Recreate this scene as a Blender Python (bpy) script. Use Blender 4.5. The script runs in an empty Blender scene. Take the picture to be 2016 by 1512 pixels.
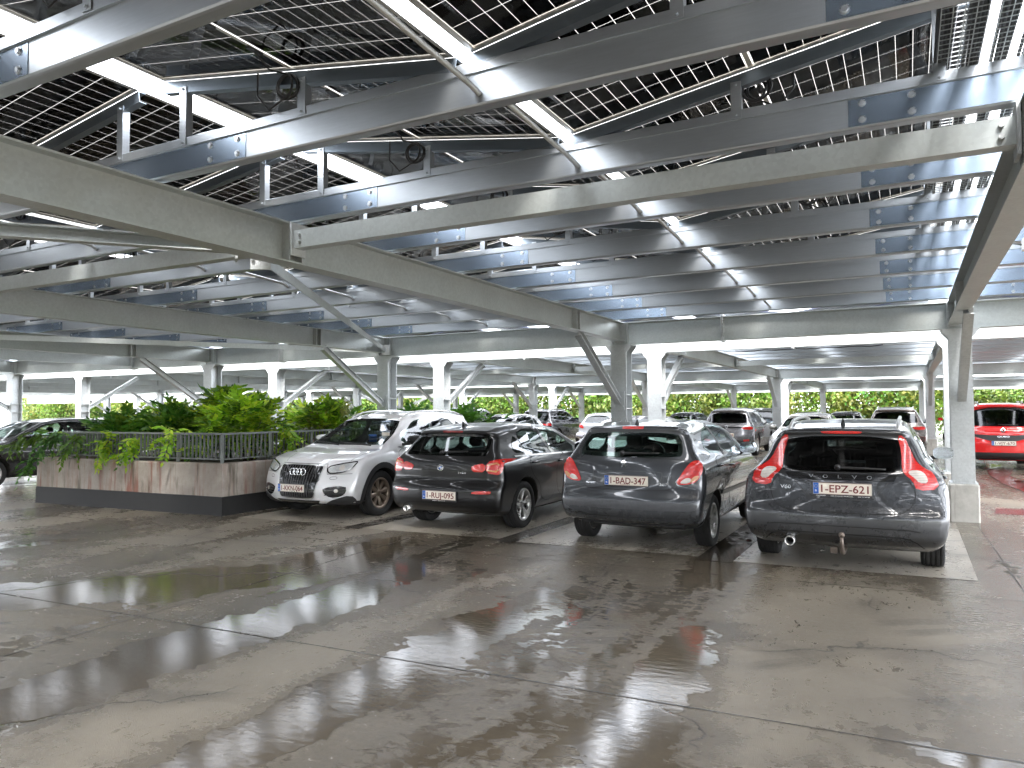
import bpy, math, random
import numpy as np
from mathutils import Vector, Matrix
from mathutils.geometry import delaunay_2d_cdt

random.seed(7)
rng = np.random.default_rng(11)
scene = bpy.context.scene
col = scene.collection
R = math.radians

# ------------------------------------------------------------------ camera
YAW, PITCH, ROLL = R(28.113), R(2.04), 0.0050
fwd = Vector((-math.sin(YAW) * math.cos(PITCH), math.cos(YAW) * math.cos(PITCH), math.sin(PITCH)))
right0 = Vector((math.cos(YAW), math.sin(YAW), 0))
up0 = right0.cross(fwd)
rightv = right0 * math.cos(ROLL) - up0 * math.sin(ROLL)
upv = up0 * math.cos(ROLL) + right0 * math.sin(ROLL)
cam = bpy.data.cameras.new('camera')
cam.sensor_width = 36.0
cam.lens = 1460.0 / 2016.0 * 36.0
cam.clip_start, cam.clip_end = 0.05, 2000.0
cam_ob = bpy.data.objects.new('camera', cam)
col.objects.link(cam_ob)
cam_ob.matrix_world = Matrix(((rightv.x, upv.x, -fwd.x, 0), (rightv.y, upv.y, -fwd.y, 0), (rightv.z, upv.z, -fwd.z, 1.6), (0, 0, 0, 1)))
scene.camera = cam_ob

# ------------------------------------------------------------------ sky, sun, exposure
SUN_EL, SUN_AZ = R(52), R(150)        # azimuth measured from +Y towards +X
world = bpy.data.worlds.new('World')
scene.world = world
world.use_nodes = True
wn, wl = world.node_tree.nodes, world.node_tree.links
wn.clear()
sky = wn.new('ShaderNodeTexSky'); sky.sky_type = 'NISHITA'
sky.sun_disc = False
sky.sun_elevation = SUN_EL
sky.sun_rotation = SUN_AZ
sky.air_density, sky.dust_density, sky.ozone_density = 1.0, 4.0, 1.0
hs = wn.new('ShaderNodeHueSaturation'); hs.inputs['Saturation'].default_value = 0.62
bg = wn.new('ShaderNodeBackground'); bg.inputs['Strength'].default_value = 0.15
wo = wn.new('ShaderNodeOutputWorld')
wl.new(sky.outputs[0], hs.inputs['Color']); cl = wn.new('ShaderNodeTexNoise'); cl.inputs['Scale'].default_value = 2.2; cl.inputs['Detail'].default_value = 5
ctc = wn.new('ShaderNodeTexCoord'); wl.new(ctc.outputs['Generated'], cl.inputs['Vector'])
cr = wn.new('ShaderNodeMapRange'); cr.inputs[1].default_value, cr.inputs[2].default_value, cr.inputs[3].default_value, cr.inputs[4].default_value = .35, .65, .55, .9
wl.new(cl.outputs[0], cr.inputs[0])
cm_ = wn.new('ShaderNodeMix'); cm_.data_type = 'RGBA'          # thin white overcast over the clear sky
wl.new(cr.outputs[0], cm_.inputs[0]); wl.new(hs.outputs[0], cm_.inputs[6]); cm_.inputs[7].default_value = (9.0, 9.3, 9.9, 1)
wl.new(cm_.outputs[2], bg.inputs[0]); wl.new(bg.outputs[0], wo.inputs[0])
sun = bpy.data.lights.new('sun', 'SUN')
sun.energy, sun.angle, sun.color = 1.0, R(25), (1.0, 0.96, 0.9)
sun_ob = bpy.data.objects.new('sun', sun); col.objects.link(sun_ob)
sd = Vector((math.sin(SUN_AZ) * math.cos(SUN_EL), math.cos(SUN_AZ) * math.cos(SUN_EL), math.sin(SUN_EL)))
sun_ob.rotation_euler = sd.to_track_quat('Z', 'Y').to_euler()
scene.view_settings.view_transform = 'Standard'
scene.view_settings.look = 'None'
scene.view_settings.exposure = 3.45
scene.view_settings.gamma = 1.0
scene.view_settings.use_curve_mapping = False
scene.cycles.max_bounces = 9
scene.cycles.diffuse_bounces = 4
scene.cycles.glossy_bounces = 5
scene.cycles.transparent_max_bounces = 14
scene.cycles.transmission_bounces = 4
scene.cycles.sample_clamp_indirect = 8.0
scene.cycles.caustics_reflective = False
scene.cycles.caustics_refractive = False
scene.cycles.use_denoising = True

# ------------------------------------------------------------------ object helpers
def tag(o, label=None, cat=None, group=None, kind=None):
    if label: o['label'] = label
    if cat: o['category'] = cat
    if group: o['group'] = group
    if kind: o['kind'] = kind
    return o

def empty(name, loc=(0, 0, 0), rz=0.0):
    o = bpy.data.objects.new(name, None)
    o.empty_display_size = 0.2
    o.location = loc; o.rotation_euler = (0, 0, rz)
    col.objects.link(o)
    return o

def thing(name, label, cat, loc=(0, 0, 0), rz=0.0, group=None):
    return tag(empty(name, loc, rz), label, cat, group)

def link(name, me, parent=None, loc=None, rot=None):
    o = bpy.data.objects.new(name, me)
    col.objects.link(o)
    if parent is not None: o.parent = parent
    if loc is not None: o.location = loc
    if rot is not None: o.rotation_euler = rot
    return o

def copy_tree(o, parent=None):
    c = o.copy(); col.objects.link(c)
    if parent is not None: c.parent = parent
    for ch in list(o.children): copy_tree(ch, c)
    return c

class MB:
    """collects simple solids; build() makes ONE mesh"""
    def __init__(s): s.v, s.f, s.m, s.sm = [], [], [], []
    def add(s, vs, fs, mi=0, smooth=False):
        n = len(s.v); s.v += [tuple(p) for p in vs]
        for f in fs:
            s.f.append(tuple(i + n for i in f)); s.m.append(mi); s.sm.append(smooth)
        return s
    def box(s, x0, x1, y0, y1, z0, z1, mi=0):
        return s.add([(x0, y0, z0), (x1, y0, z0), (x1, y1, z0), (x0, y1, z0), (x0, y0, z1), (x1, y0, z1), (x1, y1, z1), (x0, y1, z1)],
              [(0, 3, 2, 1), (4, 5, 6, 7), (0, 1, 5, 4), (1, 2, 6, 5), (2, 3, 7, 6), (3, 0, 4, 7)], mi)
    def bbox(s, x0, x1, y0, y1, z0, z1, b=0.01, mi=0):
        """box with chamfered vertical and top edges"""
        def ring(i, z): return [(x0 + i + b, y0 + i, z), (x1 - i - b, y0 + i, z), (x1 - i, y0 + i + b, z), (x1 - i, y1 - i - b, z),
                                (x1 - i - b, y1 - i, z), (x0 + i + b, y1 - i, z), (x0 + i, y1 - i - b, z), (x0 + i, y0 + i + b, z)]
        vs = ring(0, z0) + ring(0, z1 - b) + ring(b * .7, z1)
        fs = [tuple(range(7, -1, -1)), tuple(range(16, 24))]
        for k in (0, 8):
            for i in range(8): fs.append((k + i, k + (i + 1) % 8, k + 8 + (i + 1) % 8, k + 8 + i))
        return s.add(vs, fs, mi)
    def ext(s, prof, a, b, mi=0, smooth=False):
        """extrude a closed 2D profile from point a to b; profile (u,w): u horizontal across, w up"""
        a, b = Vector(a), Vector(b); d = (b - a).normalized()
        u = Vector((0, 0, 1)).cross(d)
        if u.length < 1e-4: u = Vector((1, 0, 0))
        u.normalize(); w = d.cross(u)
        n = len(prof)
        vs = [a + u * p[0] + w * p[1] for p in prof] + [b + u * p[0] + w * p[1] for p in prof]
        fs = [(i, (i + 1) % n, n + (i + 1) % n, n + i) for i in range(n)]
        s.add(vs, fs, mi, smooth)
        s.add([vs[i] for i in range(n)], [tuple(range(n - 1, -1, -1))], mi)
        s.add([vs[n + i] for i in range(n)], [tuple(range(n))], mi)
        return s
    def bar(s, a, b, w, h, mi=0):
        return s.ext([(-w / 2, -h / 2), (w / 2, -h / 2), (w / 2, h / 2), (-w / 2, h / 2)], a, b, mi)
    def tube(s, pts, r, n=8, mi=0, close=False):
        pts = [Vector(p) for p in pts]; m = len(pts); rings = []
        ref = Vector((0.13, 0.27, 0.95)).normalized()
        for i, p in enumerate(pts):
            if close: d = pts[(i + 1) % m] - pts[i - 1]
            else: d = pts[min(i + 1, m - 1)] - pts[max(i - 1, 0)]
            d.normalize()
            u = ref.cross(d)
            if u.length < .1: u = Vector((1, 0, 0)).cross(d)
            u.normalize(); w = d.cross(u)
            rr = r[i] if isinstance(r, (list, tuple)) else r
            rings.append([p + (u * math.cos(2 * math.pi * k / n) + w * math.sin(2 * math.pi * k / n)) * rr for k in range(n)])
        vs = [q for ring in rings for q in ring]; fs = []
        for i in range(m if close else m - 1):
            j = (i + 1) % m
            for k in range(n): fs.append((i * n + k, i * n + (k + 1) % n, j * n + (k + 1) % n, j * n + k))
        if not close:
            fs.append(tuple(range(n - 1, -1, -1))); fs.append(tuple((m - 1) * n + k for k in range(n)))
        return s.add(vs, fs, mi, True)
    def lathe(s, prof, axis='x', n=32, mi=0, o=(0, 0, 0), smooth=True, closed=True):
        """profile of (r, t); revolved about axis, t along it"""
        vs, m = [], len(prof)
        for k in range(n):
            c, q = math.cos(2 * math.pi * k / n), math.sin(2 * math.pi * k / n)
            for r, t in prof:
                if axis == 'x': vs.append((o[0] + t, o[1] + r * c, o[2] + r * q))
                elif axis == 'y': vs.append((o[0] + r * q, o[1] + t, o[2] + r * c))
                else: vs.append((o[0] + r * c, o[1] + r * q, o[2] + t))
        fs = []
        for k in range(n):
            j = (k + 1) % n
            for i in range(m if closed else m - 1):
                i2 = (i + 1) % m
                fs.append((k * m + i, j * m + i, j * m + i2, k * m + i2))
        return s.add(vs, fs, mi, smooth)
    def mesh(s, name, mats):
        me = bpy.data.meshes.new(name)
        me.from_pydata(s.v, [], s.f)
        for m in (mats if isinstance(mats, (list, tuple)) else [mats]): me.materials.append(m)
        me.polygons.foreach_set('material_index', s.m)
        me.polygons.foreach_set('use_smooth', s.sm)
        me.update()
        return me
    def build(s, name, mats, parent=None, loc=None):
        return link(name, s.mesh(name, mats), parent, loc)

def Iprof(w, h, tf, tw):
    a, b = w / 2, h / 2
    return [(-a, -b), (a, -b), (a, -b + tf), (tw / 2, -b + tf), (tw / 2, b - tf), (a, b - tf), (a, b), (-a, b), (-a, b - tf), (-tw / 2, b - tf), (-tw / 2, -b + tf), (-a, -b + tf)]

# ------------------------------------------------------------------ materials
class NT:
    def __init__(s, name):
        s.mat = bpy.data.materials.new(name); s.mat.use_nodes = True
        s.n, s.l = s.mat.node_tree.nodes, s.mat.node_tree.links
        s.n.clear()
        s.out = s.n.new('ShaderNodeOutputMaterial')
    def add(s, t, **k):
        n = s.n.new(t)
        for a, v in k.items(): setattr(n, a, v)
        return n
    def val(s, sock, v):
        if hasattr(v, 'links'): s.l.new(v, sock)
        elif hasattr(v, 'outputs'): s.l.new(v.outputs[0], sock)
        else: sock.default_value = v
    def noise(s, vec=None, scale=5, detail=4, rough=.55, dist=0.0):
        n = s.add('ShaderNodeTexNoise'); n.inputs['Scale'].default_value = scale
        n.inputs['Detail'].default_value = detail; n.inputs['Roughness'].default_value = rough; n.inputs['Distortion'].default_value = dist
        if vec is not None: s.l.new(vec, n.inputs['Vector'])
        return n.outputs[0]
    def ramp(s, fac, stops, interp='LINEAR'):
        n = s.add('ShaderNodeValToRGB'); n.color_ramp.interpolation = interp
        e = n.color_ramp.elements
        while len(e) > 1: e.remove(e[-1])
        for i, (p, c) in enumerate(stops):
            el = e[0] if i == 0 else e.new(p)
            el.position = p
            el.color = (c, c, c, 1) if isinstance(c, (int, float)) else (*c, 1)
        s.l.new(fac, n.inputs[0])
        return n.outputs[0]
    def math(s, op, a, b=0.0, clamp=False):
        n = s.add('ShaderNodeMath', operation=op, use_clamp=clamp)
        s.val(n.inputs[0], a); s.val(n.inputs[1], b)
        return n.outputs[0]
    def mix(s, fac, a, b, blend='MIX'):
        n = s.add('ShaderNodeMix', data_type='RGBA', blend_type=blend)
        s.val(n.inputs[0], fac)
        for i, v in ((6, a), (7, b)):
            if isinstance(v, tuple): n.inputs[i].default_value = (*v, 1) if len(v) == 3 else v
            else: s.l.new(v, n.inputs[i])
        return n.outputs[2]
    def mapping(s, src='Object', scale=(1, 1, 1), rot=(0, 0, 0), loc=(0, 0, 0)):
        if src == 'World':
            c = s.add('ShaderNodeNewGeometry').outputs['Position']
        else: c = s.add('ShaderNodeTexCoord').outputs[src]
        m = s.add('ShaderNodeMapping'); m.inputs['Scale'].default_value = scale; m.inputs['Rotation'].default_value = rot; m.inputs['Location'].default_value = loc
        s.l.new(c, m.inputs[0])
        return m.outputs[0]
    def bsdf(s, color=(.5, .5, .5), rough=.5, metal=0.0, spec=.5, coat=0.0, coat_rough=.03, bump=None, bump_strength=.2, bump_dist=.01, trans=0.0):
        b = s.add('ShaderNodeBsdfPrincipled')
        if isinstance(color, tuple): b.inputs['Base Color'].default_value = (*color, 1)
        else: s.l.new(color, b.inputs['Base Color'])
        s.val(b.inputs['Roughness'], rough); s.val(b.inputs['Metallic'], metal)
        s.val(b.inputs['Specular IOR Level'], spec)
        b.inputs['Coat Weight'].default_value = coat; b.inputs['Coat Roughness'].default_value = coat_rough
        if trans: b.inputs['Transmission Weight'].default_value = trans
        if bump is not None:
            bn = s.add('ShaderNodeBump'); bn.inputs['Strength'].default_value = bump_strength; bn.inputs['Distance'].default_value = bump_dist
            s.l.new(bump, bn.inputs['Height']); s.l.new(bn.outputs[0], b.inputs['Normal'])
        return b
    def done(s, shader):
        s.l.new(shader.outputs[0], s.out.inputs[0]); return s.mat

def simple(name, color, rough=.5, metal=0.0, spec=.5, coat=0.0, noise_amt=.12, nscale=8):
    t = NT(name)
    n = t.noise(t.mapping(), nscale, 5)
    c = t.ramp(n, [(.3, tuple(v * (1 - noise_amt) for v in color)), (.7, tuple(min(1, v * (1 + noise_amt)) for v in color))])
    r = t.ramp(n, [(.3, max(0, rough - .05)), (.7, min(1, rough + .05))])
    return t.done(t.bsdf(c, r, metal, spec, coat))

def make_galv(name, base, rough, metal, spangle=26, stretch=(1, 1, 1), streak=.12, stain_amt=.3, contrast=1.0):
    t = NT(name)
    m = t.mapping('Object', stretch)
    v = t.add('ShaderNodeTexVoronoi'); v.inputs['Scale'].default_value = spangle
    t.l.new(m, v.inputs['Vector'])
    sp = t.add('ShaderNodeSeparateColor'); t.l.new(v.outputs['Color'], sp.inputs[0])
    big = t.noise(m, 2.3, 5, .6, .4)
    fine = t.noise(t.mapping('Object', (1.5, 1.5, 14)), 7, 4, .6)
    k = t.math('ADD', t.math('MULTIPLY', sp.outputs[0], .25), t.math('MULTIPLY', big, .75))
    k = t.math('ADD', t.math('MULTIPLY', k, 1 - streak), t.math('MULTIPLY', fine, streak))
    lo = tuple(c * (1 - .24 * contrast) for c in base); hi = tuple(min(1, c * (1 + .18 * contrast)) for c in base)
    c = t.ramp(k, [(.28, lo), (.72, hi)])
    stain = t.ramp(t.noise(t.mapping('Object', (1, 1, 1), loc=(3, 7, 1)), 1.1, 6, .65, .8), [(.62, 0.0), (.70, 1.0)])
    c = t.mix(t.math('MULTIPLY', stain, stain_amt), c, tuple(c_ * f for c_, f in zip(base, (.80, .75, .66))))
    rv = .09 * contrast * contrast
    r = t.ramp(k, [(.25, rough - rv), (.75, rough + rv)])
    return t.done(t.bsdf(c, r, metal, .5, bump=(k if spangle < 60 else None), bump_strength=.03, bump_dist=.003))

M = {}
M['galv'] = make_galv('galvanised_steel', (.58, .605, .61), .46, .5, 40, (1, 1, 1), .12, .2, .6)
M['galv_girder'] = make_galv('hot_dip_galvanised_steel', (.51, .55, .545), .46, .45, 45, (1, 1, 1), .10, .22, .5)
M['galv_sheet'] = make_galv('rolled_zinc_sheet', (.49, .525, .555), .34, .9, 90, (.10, 1, 1), .5, 0.0, .35)
M['sleeve'] = make_galv('sky_tinted_zinc_sleeve', (.34, .42, .52), .26, .95, 120, (.10, 1, 1), .4, 0.0, .3)  # bluish sky reflection put into the sleeve's base colour
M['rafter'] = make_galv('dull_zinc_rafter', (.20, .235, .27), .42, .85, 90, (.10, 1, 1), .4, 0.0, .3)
M['alu'] = simple('anodised_aluminium', (.62, .61, .58), .38, .75)
M['bolt'] = simple('zinc_bolt', (.62, .65, .68), .28, 1.0)
M['black_plastic'] = simple('black_cable_plastic', (.012, .012, .013), .45)
M['white_plastic'] = simple('white_plastic', (.75, .76, .76), .35)
t = NT('solar_cell')
n = t.noise(t.mapping(), 3, 3)
c = t.ramp(n, [(.3, (.009, .013, .030)), (.7, (.014, .020, .046))])
M['cell'] = t.done(t.bsdf(c, .10, 0, .32))
t = NT('panel_glass')
tr = t.add('ShaderNodeBsdfTransparent'); tr.inputs[0].default_value = (.47, .455, .43, 1)
gl = t.add('ShaderNodeBsdfGlossy'); gl.inputs['Roughness'].default_value = .06
fr_ = t.add('ShaderNodeFresnel'); fr_.inputs[0].default_value = 1.30
mx = t.add('ShaderNodeMixShader'); gb = t.add('ShaderNodeNewGeometry'); t.l.new(t.math('MULTIPLY', fr_.outputs[0], t.math('SUBTRACT', 1.0, gb.outputs['Backfacing'])), mx.inputs[0]); t.l.new(tr.outputs[0], mx.inputs[1]); t.l.new(gl.outputs[0], mx.inputs[2])
M['panel_glass'] = t.done(mx)
M['ribbon'] = simple('panel_busbar', (.78, .77, .74), .4, .3)

# wet concrete deck ----------------------------------------------------
def deck_material(name, tone, wet_bias=0.0, pools=()):
    t = NT(name)
    P = t.mapping('World')
    flow = t.mapping('World', (.62, .20, 1), (0, 0, R(18)))          # pools stretched along the driving lane
    flow2 = t.mapping('World', (.9, .30, 1), (0, 0, R(62)))
    big = t.noise(flow, .75, 7, .58, .5)
    mid = t.noise(flow2, 1.5, 8, .62, .7)
    lane = t.noise(P, .16, 3, .5)
    w = t.math('ADD', t.math('MULTIPLY', big, .62), t.math('MULTIPLY', mid, .38))
    w = t.math('ADD', w, t.math('MULTIPLY', t.math('SUBTRACT', lane, .5), .30))
    w = t.math('ADD', w, wet_bias)
    if pools:
        wb = t.add('ShaderNodeVectorMath', operation='ADD'); nn = t.add('ShaderNodeTexNoise'); nn.inputs['Scale'].default_value = 1.9; nn.inputs['Detail'].default_value = 7; nn.inputs['Roughness'].default_value = .62
        t.l.new(P, nn.inputs['Vector']); s1 = t.add('ShaderNodeVectorMath', operation='MULTIPLY_ADD'); s1.inputs[1].default_value = (.75, .75, 0); s1.inputs[2].default_value = (-.375, -.375, 0)
        t.l.new(nn.outputs['Color'], s1.inputs[0]); t.l.new(P, wb.inputs[0]); t.l.new(s1.outputs[0], wb.inputs[1])
        for (cx, cy, ang, sl, sw, st) in pools:
            mp = t.add('ShaderNodeMapping', vector_type='TEXTURE'); mp.inputs['Location'].default_value = (cx, cy, 0); mp.inputs['Rotation'].default_value = (0, 0, R(ang)); mp.inputs['Scale'].default_value = (sw, sl, 1)
            t.l.new(wb.outputs[0], mp.inputs[0]); ln = t.add('ShaderNodeVectorMath', operation='LENGTH'); t.l.new(mp.outputs[0], ln.inputs[0])
            w = t.math('ADD', w, t.math('MULTIPLY', t.ramp(t.math('MULTIPLY', ln.outputs['Value'], .5), [(.30, 1.0), (.62, 0.0)]), st))
    brk = t.noise(t.mapping('World', (1.0, 2.1, 1), (0, 0, R(-28))), 5.5, 7, .72, .6)
    w = t.math('ADD', w, t.math('MULTIPLY', t.math('SUBTRACT', brk, .5), .26))
    edge = t.noise(P, 26, 3, .6)                                     # ragged pool outline
    w = t.math('ADD', w, t.math('MULTIPLY', t.math('SUBTRACT', edge, .5), .035))
    pool = t.ramp(w, [(.520, 0.0), (.538, 1.0)])
    damp = t.ramp(w, [(.37, 0.0), (.455, 1.0)])
    spots = t.math('MULTIPLY', t.ramp(t.noise(t.mapping('World', (1.0, .55, 1), (0, 0, R(20))), 13, 6, .74, .5), [(.555, 0.0), (.60, 1.0)]), t.ramp(t.noise(P, .9, 4, .6), [(.40, .15), (.58, 1.0)]))
    damp = t.math('MAXIMUM', damp, spots)
    # cracks
    wob = t.add('ShaderNodeVectorMath', operation='ADD')
    wn_ = t.add('ShaderNodeTexNoise'); wn_.inputs['Scale'].default_value = 2.2; wn_.inputs['Detail'].default_value = 6
    t.l.new(P, wn_.inputs['Vector'])
    sc_ = t.add('ShaderNodeVectorMath', operation='SCALE'); sc_.inputs['Scale'].default_value = .55
    t.l.new(wn_.outputs['Color'], sc_.inputs[0]); t.l.new(P, wob.inputs[0]); t.l.new(sc_.outputs[0], wob.inputs[1])
    vo = t.add('ShaderNodeTexVoronoi', feature='DISTANCE_TO_EDGE'); vo.inputs['Scale'].default_value = .30
    t.l.new(wob.outputs[0], vo.inputs['Vector'])
    some = t.ramp(t.noise(P, .35, 2), [(.46, 0.0), (.52, .85)])
    crack = t.math('MULTIPLY', t.ramp(vo.outputs['Distance'], [(.0, 1.0), (.0016, .8), (.0042, 0.0)]), some)
    seep = t.math('MULTIPLY', t.ramp(vo.outputs['Distance'], [(.0, 1.0), (.06, 0.0)]), some)
    # aggregate and grime
    speck = t.noise(P, 160, 2, .7)
    grain = t.noise(P, 24, 6, .7)
    blot = t.noise(P, 1.3, 6, .65, .3)
    base = t.ramp(blot, [(.28, tuple(c * .80 for c in tone)), (.72, tuple(c * 1.14 for c in tone))])
    base = t.mix(t.ramp(speck, [(.55, 0.0), (.75, .35)]), base, tuple(c * .55 for c in tone))
    base = t.mix(t.ramp(grain, [(.35, .25), (.6, 0.0)]), base, tuple(c * .6 for c in tone))
    dark = t.mix(1.0, base, (.56, .54, .51), 'MULTIPLY')
    cdry = t.mix(t.math('MULTIPLY', damp, .85), base, dark)
    # faint tyre scrub arcs
    for (cx, cy, rr) in ((-6.0, -3.5, 9.5), (4.5, -1.0, 7.2), (-14.4, 27.4, 25.0), (-13.2, 27.2, 25.4), (3.4, 1.5, 4.6)):
        vm = t.add('ShaderNodeVectorMath', operation='DISTANCE'); t.l.new(P, vm.inputs[0]); vm.inputs[1].default_value = (cx, cy, 0)
        dd = t.math('ABSOLUTE', t.math('SUBTRACT', t.math('ABSOLUTE', t.math('SUBTRACT', vm.outputs['Value'], rr)), .74))
        dd = t.math('ADD', dd, t.math('MULTIPLY', t.math('SUBTRACT', t.noise(P, 9, 5, .7), .5), .10))
        band = t.ramp(dd, [(.070, 1.0), (.082, 0.0)])
        grv = t.ramp(t.noise(t.mapping('World', (1, 6, 1), (0, 0, R(25))), 30, 2), [(.40, .35), (.55, 1.0)])
        band = t.math('MULTIPLY', band, grv)
        msk = t.ramp(t.noise(P, .5, 3, .6), [(.45, 0.0), (.53, 1.0)])
        tr = t.math('MULTIPLY', band, msk)
        cdry = t.mix(t.math('MULTIPLY', tr, .62), cdry, tuple(c * .36 for c in tone))
    cc = t.mix(pool, cdry, t.mix(1.0, base, (.46, .43, .39), 'MULTIPLY'))
    cc = t.mix(t.math('MULTIPLY', seep, .45), cc, tuple(c * .36 for c in tone))
    cc = t.mix(crack, cc, (.012, .011, .010))
    rough_dry = t.ramp(grain, [(.3, .30), (.7, .46)])
    rd = t.math('SUBTRACT', rough_dry, t.math('MULTIPLY', damp, .17))
    rp = t.ramp(t.noise(P, 5, 4, .6), [(.35, .012), (.7, .04)])
    rough = t.add('ShaderNodeMix', data_type='FLOAT')
    t.val(rough.inputs[0], pool); t.val(rough.inputs[2], rd); t.val(rough.inputs[3], rp)
    h = t.math('ADD', t.math('MULTIPLY', grain, .6), t.math('MULTIPLY', speck, .5))
    h = t.math('MULTIPLY', h, t.math('SUBTRACT', 1.0, t.math('MULTIPLY', pool, .93)))
    h = t.math('SUBTRACT', h, t.math('MULTIPLY', crack, 1.0))
    rip = t.math('MULTIPLY', t.math('MULTIPLY', t.noise(t.mapping('World', (1, 2.4, 1), (0, 0, R(25))), 9, 2, .5), .16), pool)
    h = t.math('ADD', h, rip)
    return t.done(t.bsdf(cc, rough.outputs[0], 0, .55, bump=h, bump_strength=.6, bump_dist=.007))

POOLS = ((-4.36, 3.6, 0, 2.4, .34, .30), (-2.84, 3.7, 0, 2.0, .26, .26), (-1.85, 4.9, 4, 2.6, .75, .07), (-1.32, 4.4, 0, 1.0, .2, .10), (-6.3, 4.5, -40, 1.6, .6, .24), (-5.6, 6.5, 8, 1.5, .6, .13), (-.35, 5.6, 0, 1.9, .8, -.09),
         (.25, 3.95, 70, .6, .14, .13), (-3.4, 5.6, 0, 1.3, .3, -.08), (-3.5, 3.2, 0, 1.2, .3, -.06), (-1.0, 3.2, 20, .7, .3, .10), (-7.2, 6.6, -60, 1.5, .4, -.06), (-1.7, 7.6, 0, .9, .35, .10))
M['deck'] = deck_material('wet_parking_deck', (.212, .184, .142), -.055, POOLS)
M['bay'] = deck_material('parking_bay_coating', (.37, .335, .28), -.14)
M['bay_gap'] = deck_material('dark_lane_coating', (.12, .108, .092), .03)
M['red_paint'] = deck_material('red_deck_paint', (.20, .030, .025), -.02)

# stained planter concrete -----------------------------------------------
t = NT('stained_planter_concrete')
P = t.mapping('World'); S_ = t.mapping('World', (4.5, 4.5, .55))
st = t.noise(S_, 1.4, 6, .62)
base = t.ramp(t.noise(P, 3, 8, .65), [(.3, (.30, .26, .225)), (.7, (.46, .415, .37))])
red = t.ramp(t.noise(t.mapping('World', (6, 6, .5), loc=(4, 1, 2)), 1.2, 6, .65), [(.50, 0.0), (.63, .8)])
red = t.math('MULTIPLY', red, t.ramp(t.noise(t.mapping('World', (1, 1, .6)), 1.3, 4, .6), [(.36, .25), (.54, 1.0)]))
c = t.mix(red, base, (.235, .075, .05))
brn = t.ramp(t.noise(t.mapping('World', (2.2, 2.2, .8), loc=(9, 3, 0)), 1.5, 7, .7), [(.50, 0.0), (.74, .6)])
c = t.mix(brn, c, (.17, .13, .10))
dk = t.ramp(st, [(.55, 0.0), (.66, .8)])
c = t.mix(dk, c, (.085, .075, .055))
pits = t.ramp(t.noise(P, 60, 3, .7), [(.62, 0.0), (.72, .6)])
c = t.mix(pits, c, (.16, .13, .11))
M['planter'] = t.done(t.bsdf(c, .85, 0, .3, bump=t.noise(P, 45, 5, .7), bump_strength=.5, bump_dist=.008))
M['joint'] = simple('wet_joint_filler', (.045, .04, .034), .25, 0, .5, 0, .4, 3)
M['bitumen'] = simple('bitumen_skirting', (.017, .017, .017), .6, 0, .4, 0, .3, 14)
t = NT('plinth_concrete')
P = t.mapping('World')
c = t.ramp(t.noise(P, 4, 8, .65), [(.3, (.34, .33, .30)), (.72, (.56, .55, .51))])
c = t.mix(t.ramp(t.noise(t.mapping('World', (7, 7, .8)), 1.6, 5), [(.58, 0.0), (.7, .6)]), c, (.19, .16, .12))
M['plinth'] = t.done(t.bsdf(c, .8, 0, .35, bump=t.noise(P, 40, 5, .7), bump_strength=.4, bump_dist=.006))
M['soil'] = simple('dark_soil', (.035, .026, .018), .9)
M['rail'] = simple('weathered_railing_steel', (.20, .215, .205), .55, .5, .5, 0, .2)
M['bark'] = simple('bark', (.07, .055, .04), .85)

def leaf_mat(name, a, b, c_, tr=.35):
    t = NT(name)
    gi = t.add('ShaderNodeNewGeometry')
    n = t.noise(t.mapping('World'), 1.7, 3, .6)
    k = t.math('ADD', t.math('MULTIPLY', gi.outputs['Random Per Island'], .45), t.math('MULTIPLY', n, .6))
    c = t.ramp(k, [(.25, a), (.5, b), (.8, c_)])
    bs = t.bsdf(c, .42, 0, .4)
    tl = t.add('ShaderNodeBsdfTranslucent'); t.l.new(t.mix(1.0, c, (1.0, 1.0, .55), 'MULTIPLY'), tl.inputs[0])
    mx = t.add('ShaderNodeMixShader'); mx.inputs[0].default_value = tr
    t.l.new(bs.outputs[0], mx.inputs[1]); t.l.new(tl.outputs[0], mx.inputs[2])
    return t.done(mx)
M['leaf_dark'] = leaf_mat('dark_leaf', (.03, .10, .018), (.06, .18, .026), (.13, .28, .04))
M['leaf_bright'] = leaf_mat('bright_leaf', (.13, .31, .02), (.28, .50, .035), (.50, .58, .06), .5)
M['leaf_yellow'] = leaf_mat('yellow_leaf', (.09, .13, .025), (.18, .215, .045), (.29, .28, .08), .4)
M['leaf_hedge'] = leaf_mat('hedge_leaf', (.045, .085, .02), (.10, .15, .035), (.20, .225, .06), .4)
M['leaf_mid'] = leaf_mat('mid_green_leaf', (.05, .13, .02), (.11, .22, .03), (.20, .30, .05), .4)
M['ground'] = simple('verge_ground', (.05, .065, .03), .9)

# ================================================================== SETTING
def sheet(name, pts, z, mat, kind='structure'):
    me = bpy.data.meshes.new(name)
    me.from_pydata([(x, y, z) for x, y in pts], [], [tuple(range(len(pts)))])
    me.materials.append(mat)
    return tag(link(name, me), kind=kind)

sheet('parking_deck', [(-110, -58), (40, -58), (40, 51), (-110, 51)], 0, M['deck'])
sheet('ground', [(-700, -700), (700, -700), (700, 900), (-700, 900)], -.35, M['ground'])
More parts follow.
